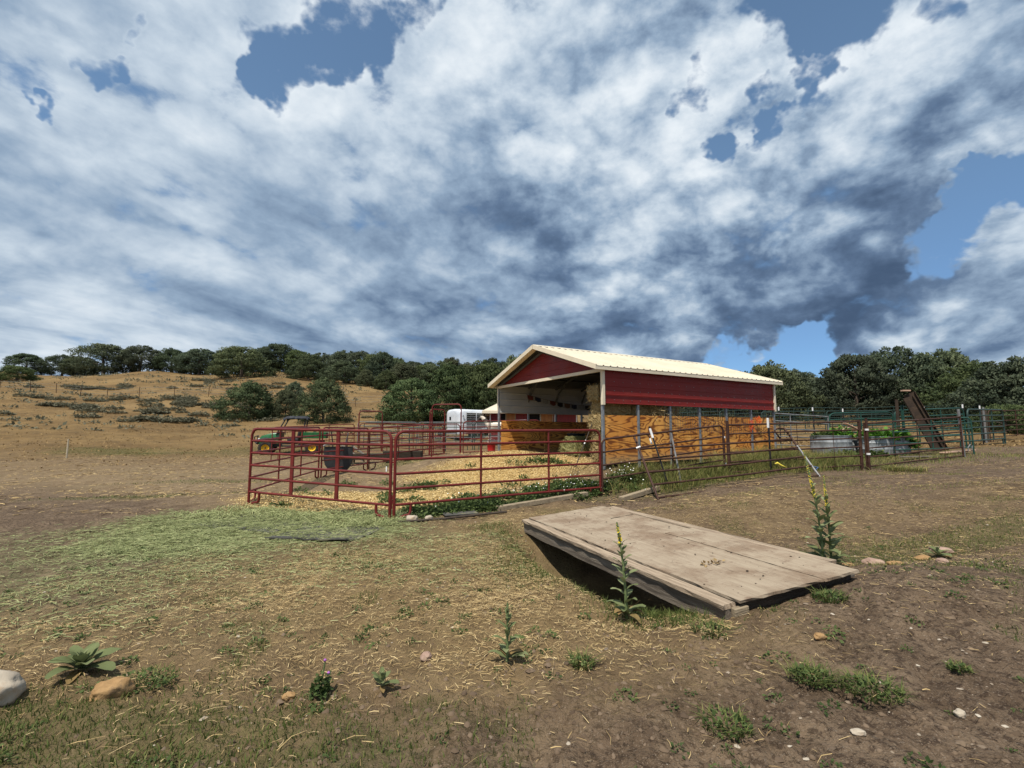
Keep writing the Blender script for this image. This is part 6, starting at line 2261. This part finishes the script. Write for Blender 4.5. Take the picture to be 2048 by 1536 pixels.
stalks('hay_heap', 'thicker tufts of fresh green hay under the left front panel', P, 'green_hay', .17, .0036, 58, .02, (.2, 1), 'hay', .8, .35)
P = scatter(30000, (-7, 5), (9.3, 17.2), lambda x, y: zones(x, y)[:, 3], 59)
stalks('bedding_litter', 'yellow wood shavings and straw bedding spilling out of the barn', P, 'shavings', .05, .006, 60, .010, (0, 1), 'bedding', .5, .5)


def grass_field(name, label, P, mat, h, w, seed, lean=.7, cat='grass', hvar=None):
    q = np.random.default_rng(seed)
    P = P[~under_deck(P[:, 0], P[:, 1])]
    n = len(P)
    z = height(P[:, 0], P[:, 1])
    az = q.uniform(0, 2 * np.pi, n)
    hh = h * q.uniform(.4, 1.2, n) * (hvar(P[:, 0], P[:, 1]) if hvar else 1)
    ln = lean * hh * q.uniform(.1, 1, n)
    B = np.stack([P[:, 0], P[:, 1], z - .01], -1)
    D = np.stack([np.cos(az), np.sin(az), np.zeros(n)], -1)
    a2 = q.uniform(0, 2 * np.pi, n)
    S = np.stack([np.cos(a2), np.sin(a2), np.zeros(n)], -1) * (w * q.uniform(.6, 1.4, n))[:, None]
    m = B + D * (ln * .35)[:, None] + np.array([0, 0, 1]) * (hh * .6)[:, None]
    e = B + D * (ln * 1.2)[:, None] + np.array([0, 0, 1]) * hh[:, None]
    V = np.stack([B - S, B + S, m + S * .8, m - S * .8, e + S * .2, e - S * .2], 1).reshape(-1, 3)
    k = np.arange(n)[:, None] * 6
    Fc = np.concatenate([k + np.array([0, 1, 2, 3]), k + np.array([3, 2, 4, 5])], 0)
    tt = np.repeat(np.clip(.65 * q.uniform(0, 1, n) + .35 * fbm(P[:, 0] * .8, P[:, 1] * .8, 3, seed), 0, 1), 6)
    o = np_mesh(name, V, Fc, mat, None, {'tint': ('FLOAT', 'POINT', tt)})
    return tag(o, label, cat, None, 'stuff')


P = scatter(30000, (-5, 9), (1.8, 9.5), lambda x, y: zones(x, y)[:, 4] * np.clip(1.3 - y / 9, .2, 1), 61)
grass_field('short_grass', 'short patchy grass growing on the foreground soil', P, 'grass', .042, .0028, 62)
P = scatter(16000, (2.2, 11), (11, 16.5), lambda x, y: np.clip(np.maximum(ell(x, y, 4.8, 12.75, 3.2, .8, .5, .4, 17, .3), ell(x, y, 7.9, 14.3, 2.6, .9, .45, .5, 18, .3)), 0, 1), 63)
grass_field('tall_grass', 'tall green and yellowing grass along the plywood side of the barn', P, 'tall_grass', .34, .005, 64, .75, hvar=lambda x, y: .35 + 1.0 * sstep(fbm(x * 1.2, y * 1.2, 3, 131), .32, .7))
P = scatter(9000, (9, 18), (13.5, 19), lambda x, y: .25 + .7 * ell(x, y, 11.5, 16.3, 3.4, 1.5, .4, .5, 23, .5), 65)
grass_field('verge_grass', 'yellowing grass around the tanks on the right', P, 'tall_grass', .12, .006, 66, .9, hvar=lambda x, y: .4 + .9 * sstep(fbm(x * .9, y * .9, 3, 132), .35, .7))
P = scatter(9000, (-26, -1), (9, 31), lambda x, y: zones(x, y)[:, 4] * (y > 10.8), 67)
grass_field('field_grass', 'green grass strips on the yard left of the pens', P, 'grass', .045, .008, 68, 1.2)
P = scatter(20000, (-80, 60), (20, 90), lambda x, y: np.clip(zones(x, y)[:, 2], 0, 1) * np.clip(1.2 - y / 80, .1, 1) * (.3 + .7 * sstep(fbm(x * .25, y * .25, 4, 81), .4, .65)), 69)
grass_field('dry_grass', 'dry tan grass covering the hillside and the right paddock', P, 'dry_grass', .08, .03, 70, 2.6)


# weeds and daisies along the front panel
def weed_bed():
    wz = lambda x, y: np.clip((zones(x, y)[:, 4] - .35) * 1.6, 0, 1) * (x > -2.2) * (x < 3.0) * (.35 + .65 * sstep(fbm(x * 1.4, y * 1.4, 3, 88), .4, .6))
    P = scatter(230, (-2.3, 3.0), (8.6, 12.6), wz, 91)
    P2 = scatter(70, (-5, 1.5), (9.6, 14.5), lambda x, y: .5 * sstep(fbm(x * 1.3, y * 1.3, 3, 95), .5, .66), 92)
    P = np.concatenate([P, P2])
    q = np.random.default_rng(93)
    Vs, Ts = [], []
    for i, (x, y) in enumerate(P):
        r = q.uniform(.10, .22)
        V, Fc, t = leafy(64, r, r, q.uniform(.10, .26), .055, 400 + i)
        Vs.append(V + np.array([x, y, gz(x, y)]))
        Ts.append(t)
    V = np.concatenate(Vs)
    o = np_mesh('weed_bed', V, np.arange(len(V)).reshape(-1, 4), 'weed_leaf', None, {'tint': ('FLOAT', 'POINT', np.concatenate(Ts))})
    tag(o, 'dark leafy weeds growing along the foot of the long red panel', 'weeds', None, 'stuff')
    P = scatter(130, (-2.2, 3.2), (8.8, 12.8), lambda x, y: wz(x, y) * (.12 + .88 * sstep(x + .8 * (fbm(x * 2, y * 2, 2, 99) - .5), -.2, 1.0)), 94)
    m = MB()
    for x, y in P:
        z = gz(x, y) + q.uniform(.12, .30)
        r = q.uniform(.008, .015)
        a, b = q.uniform(-.6, .3), q.uniform(-.5, .5)
        rot = Euler((.5 + a, b, 0)).to_matrix()
        m.add([Vector((x, y, z)) + rot @ Vector((r * math.cos(k * 1.047), r * math.sin(k * 1.047), 0)) for k in range(6)], [(0, 1, 2, 3, 4, 5)])
    o = m.build('daisies', 'flower_white', None)
    tag(o, 'small white daisies dotted through the weeds along the red panel', 'flowers', None, 'stuff')


weed_bed()


def pebbles():
    P = scatter(2200, (-6, 8), (1.8, 9), lambda x, y: np.clip(1.2 - y / 7, .12, 1) * (.2 + .8 * sstep(fbm(x * .8, y * .8, 3, 97), .42, .62)) * (1 - .8 * zones(x, y)[:, 0]), 96)
    P = P[~under_deck(P[:, 0], P[:, 1])]
    n = len(P)
    q = np.random.default_rng(98)
    s = .0035 + .014 * q.uniform(0, 1, n) ** 3.2
    z = height(P[:, 0], P[:, 1])
    base = np.array([(1, 0, 0), (.5, .8, .1), (-.5, .85, 0), (-1, .1, .1), (-.5, -.8, 0), (.6, -.8, .1), (.2, .1, .75), (-.3, -.1, .6)])
    fcs = np.array([(0, 1, 6), (1, 2, 6), (2, 7, 6), (2, 3, 7), (3, 4, 7), (4, 5, 6), (4, 6, 7), (5, 0, 6)])
    th = q.uniform(0, 6.28, n)
    c, sn = np.cos(th), np.sin(th)
    jit = base[None] * q.uniform(.7, 1.25, (n, 8, 1)) * np.array([1.3, .9, .8]) * s[:, None, None]
    V = np.stack([jit[:, :, 0] * c[:, None] - jit[:, :, 1] * sn[:, None] + P[:, 0, None], jit[:, :, 0] * sn[:, None] + jit[:, :, 1] * c[:, None] + P[:, 1, None], jit[:, :, 2] + z[:, None]], -1).reshape(-1, 3)
    Fc = (np.arange(n)[:, None, None] * 8 + fcs[None]).reshape(-1, 3)
    tt = np.repeat(q.uniform(0, 1, n) ** 1.5, 8)
    o = np_mesh('pebbles', V, Fc, 'pebble', None, {'tint': ('FLOAT', 'POINT', tt)})
    tag(o, 'small pale pebbles and crumbs of earth scattered over the foreground', 'pebbles', None, 'stuff')


pebbles()


def clods():
    """loose lumps of the soil itself"""
    P = scatter(6500, (-5, 8), (1.7, 8), lambda x, y: np.clip(1.25 - y / 6.5, .1, 1) * (.1 + .9 * sstep(fbm(x * 1.1, y * 1.1, 4, 101), .45, .65)) * (1 - .85 * zones(x, y)[:, 0]) * (.35 + .65 * sstep(x + .6, -1.5, 1.5)), 102)
    P = P[~under_deck(P[:, 0], P[:, 1])]
    n = len(P)
    q = np.random.default_rng(103)
    s = .004 + .017 * q.uniform(0, 1, n) ** 3
    z = height(P[:, 0], P[:, 1])
    base = np.array([(1, 0, 0), (.5, .8, .05), (-.5, .85, 0), (-1, .1, .05), (-.5, -.8, 0), (.6, -.8, .05), (.45, .1, .6), (-.3, .45, .55), (-.35, -.35, .5)])
    fcs = np.array([(0, 1, 6), (1, 7, 6), (1, 2, 7), (2, 3, 7), (3, 8, 7), (3, 4, 8), (4, 5, 8), (5, 6, 8), (5, 0, 6), (6, 7, 8)])
    th = q.uniform(0, 6.28, n)
    c, sn = np.cos(th), np.sin(th)
    jit = base[None] * q.uniform(.6, 1.4, (n, 9, 1)) * np.array([1.1, 1.0, 1.25]) * s[:, None, None]
    V = np.stack([jit[:, :, 0] * c[:, None] - jit[:, :, 1] * sn[:, None] + P[:, 0, None], jit[:, :, 0] * sn[:, None] + jit[:, :, 1] * c[:, None] + P[:, 1, None], jit[:, :, 2] + z[:, None] - .002], -1).reshape(-1, 3)
    Fc = (np.arange(n)[:, None, None] * 9 + fcs[None]).reshape(-1, 3)
    tt = np.repeat(q.uniform(0, 1, n), 9)
    mat_varied('clod', [(.07, .048, .032), (.10, .07, .047), (.135, .096, .065), (.165, .12, .083)], .95)
    o = np_mesh('earth_clods', V, Fc, 'clod', None, {'tint': ('FLOAT', 'POINT', tt)})
    tag(o, 'loose crumbs and clods of brown earth on the foreground soil', 'clods', None, 'stuff')


clods()
P = scatter(16000, (-24, 6), (9, 26), lambda x, y: (1 - zones(x, y)[:, 3]) * (.15 + .85 * sstep(fbm(x * .6, y * 1.2, 4, 111), .42, .62)), 112)
stalks('yard_litter', 'dry stalks and hay wisps strewn over the yard behind the pens', P, 'straw', .14, .006, 113, .008, (0, .8), 'straw')
P = scatter(9000, (2, 16), (5.5, 14), lambda x, y: (.1 + .9 * sstep(fbm(x * .8, y * 1.3, 4, 115), .45, .65)), 116)
stalks('slope_litter', 'dry stalks strewn over the bare slope right of the bridge', P, 'straw', .09, .0022, 117, .006, (0, .8), 'straw')
P = scatter(9000, (1.5, 16), (4.5, 14), lambda x, y: .8 * sstep(fbm(x * .9, y * 1.5, 4, 118), .52, .68), 119)
grass_field('slope_grass', 'thin olive grass on the bare slope right of the bridge', P, 'tall_grass', .045, .0035, 120, 1.0)


def bank():
    s_ = rng.uniform(-.95, -.02, 24000)
    t_ = rng.uniform(.1, 4.7, 24000)
    x = DECK_O[0] + s_ * DECK_U[0] + t_ * DECK_V[0]
    y = DECK_O[1] + s_ * DECK_U[1] + t_ * DECK_V[1]
    k = rng.uniform(0, 1, 24000) < (.12 + .88 * sstep(fbm(x * 2.6, y * 2.6, 4, 141), .40, .62)) * (.08 + .92 * sstep(s_, -.9, -.25)) * (1 - .8 * sstep(t_, 3.0, 3.9))
    grass_field('bank_grass', 'longer green grass on the ditch bank beside the bridge', np.stack([x[k], y[k]], -1), 'grass', .075, .003, 142, 1.0)


bank()


def sprigs(name, label, P, r, h, n, size, mat, seed, cat):
    """many tiny leafy plants joined as one growth"""
    q = np.random.default_rng(seed)
    Vs, Ts = [], []
    zz = height(P[:, 0], P[:, 1])
    for i, (x, y) in enumerate(P):
        k = q.uniform(.5, 1.6)
        V, Fc, t = leafy(n, r * k, r * k, h * k, size * k, seed + i)
        Vs.append(V + np.array([x, y, zz[i]]))
        Ts.append(np.clip(t * .6 + q.uniform(-.1, .4), 0, 1))
    V = np.concatenate(Vs)
    o = np_mesh(name, V, np.arange(len(V)).reshape(-1, 4), mat, None, {'tint': ('FLOAT', 'POINT', np.concatenate(Ts))})
    tag(o, label, cat, None, 'stuff')


P = scatter(520, (-5, 6), (1.9, 7.5), lambda x, y: (.15 + .85 * sstep(fbm(x * 1.6, y * 1.6, 3, 151), .48, .64)) * np.clip(1.3 - y / 7, .2, 1), 152)
P = P[~under_deck(P[:, 0], P[:, 1])]
sprigs('seedlings', 'tiny green seedlings and trodden weeds dotted over the foreground soil', P, .035, .028, 26, .016, 'weed_leaf', 153, 'weeds')
P = scatter(1100, (-95, 8), (36, 104), lambda x, y: .15 + .85 * sstep(fbm(x * .11, y * .16, 4, 161), .46, .62), 162)
sprigs('dry_scrub', 'low dry brush dotted over the tan hillside', P, .42, .26, 16, .20, 'sage', 163, 'brush')
P = scatter(380, (4, 40), (20, 46), lambda x, y: .2 + .8 * sstep(fbm(x * .2, y * .2, 3, 171), .46, .62), 172)
sprigs('paddock_scrub', 'dry tufts dotted over the right paddock', P, .22, .12, 14, .10, 'dry_grass', 173, 'brush')
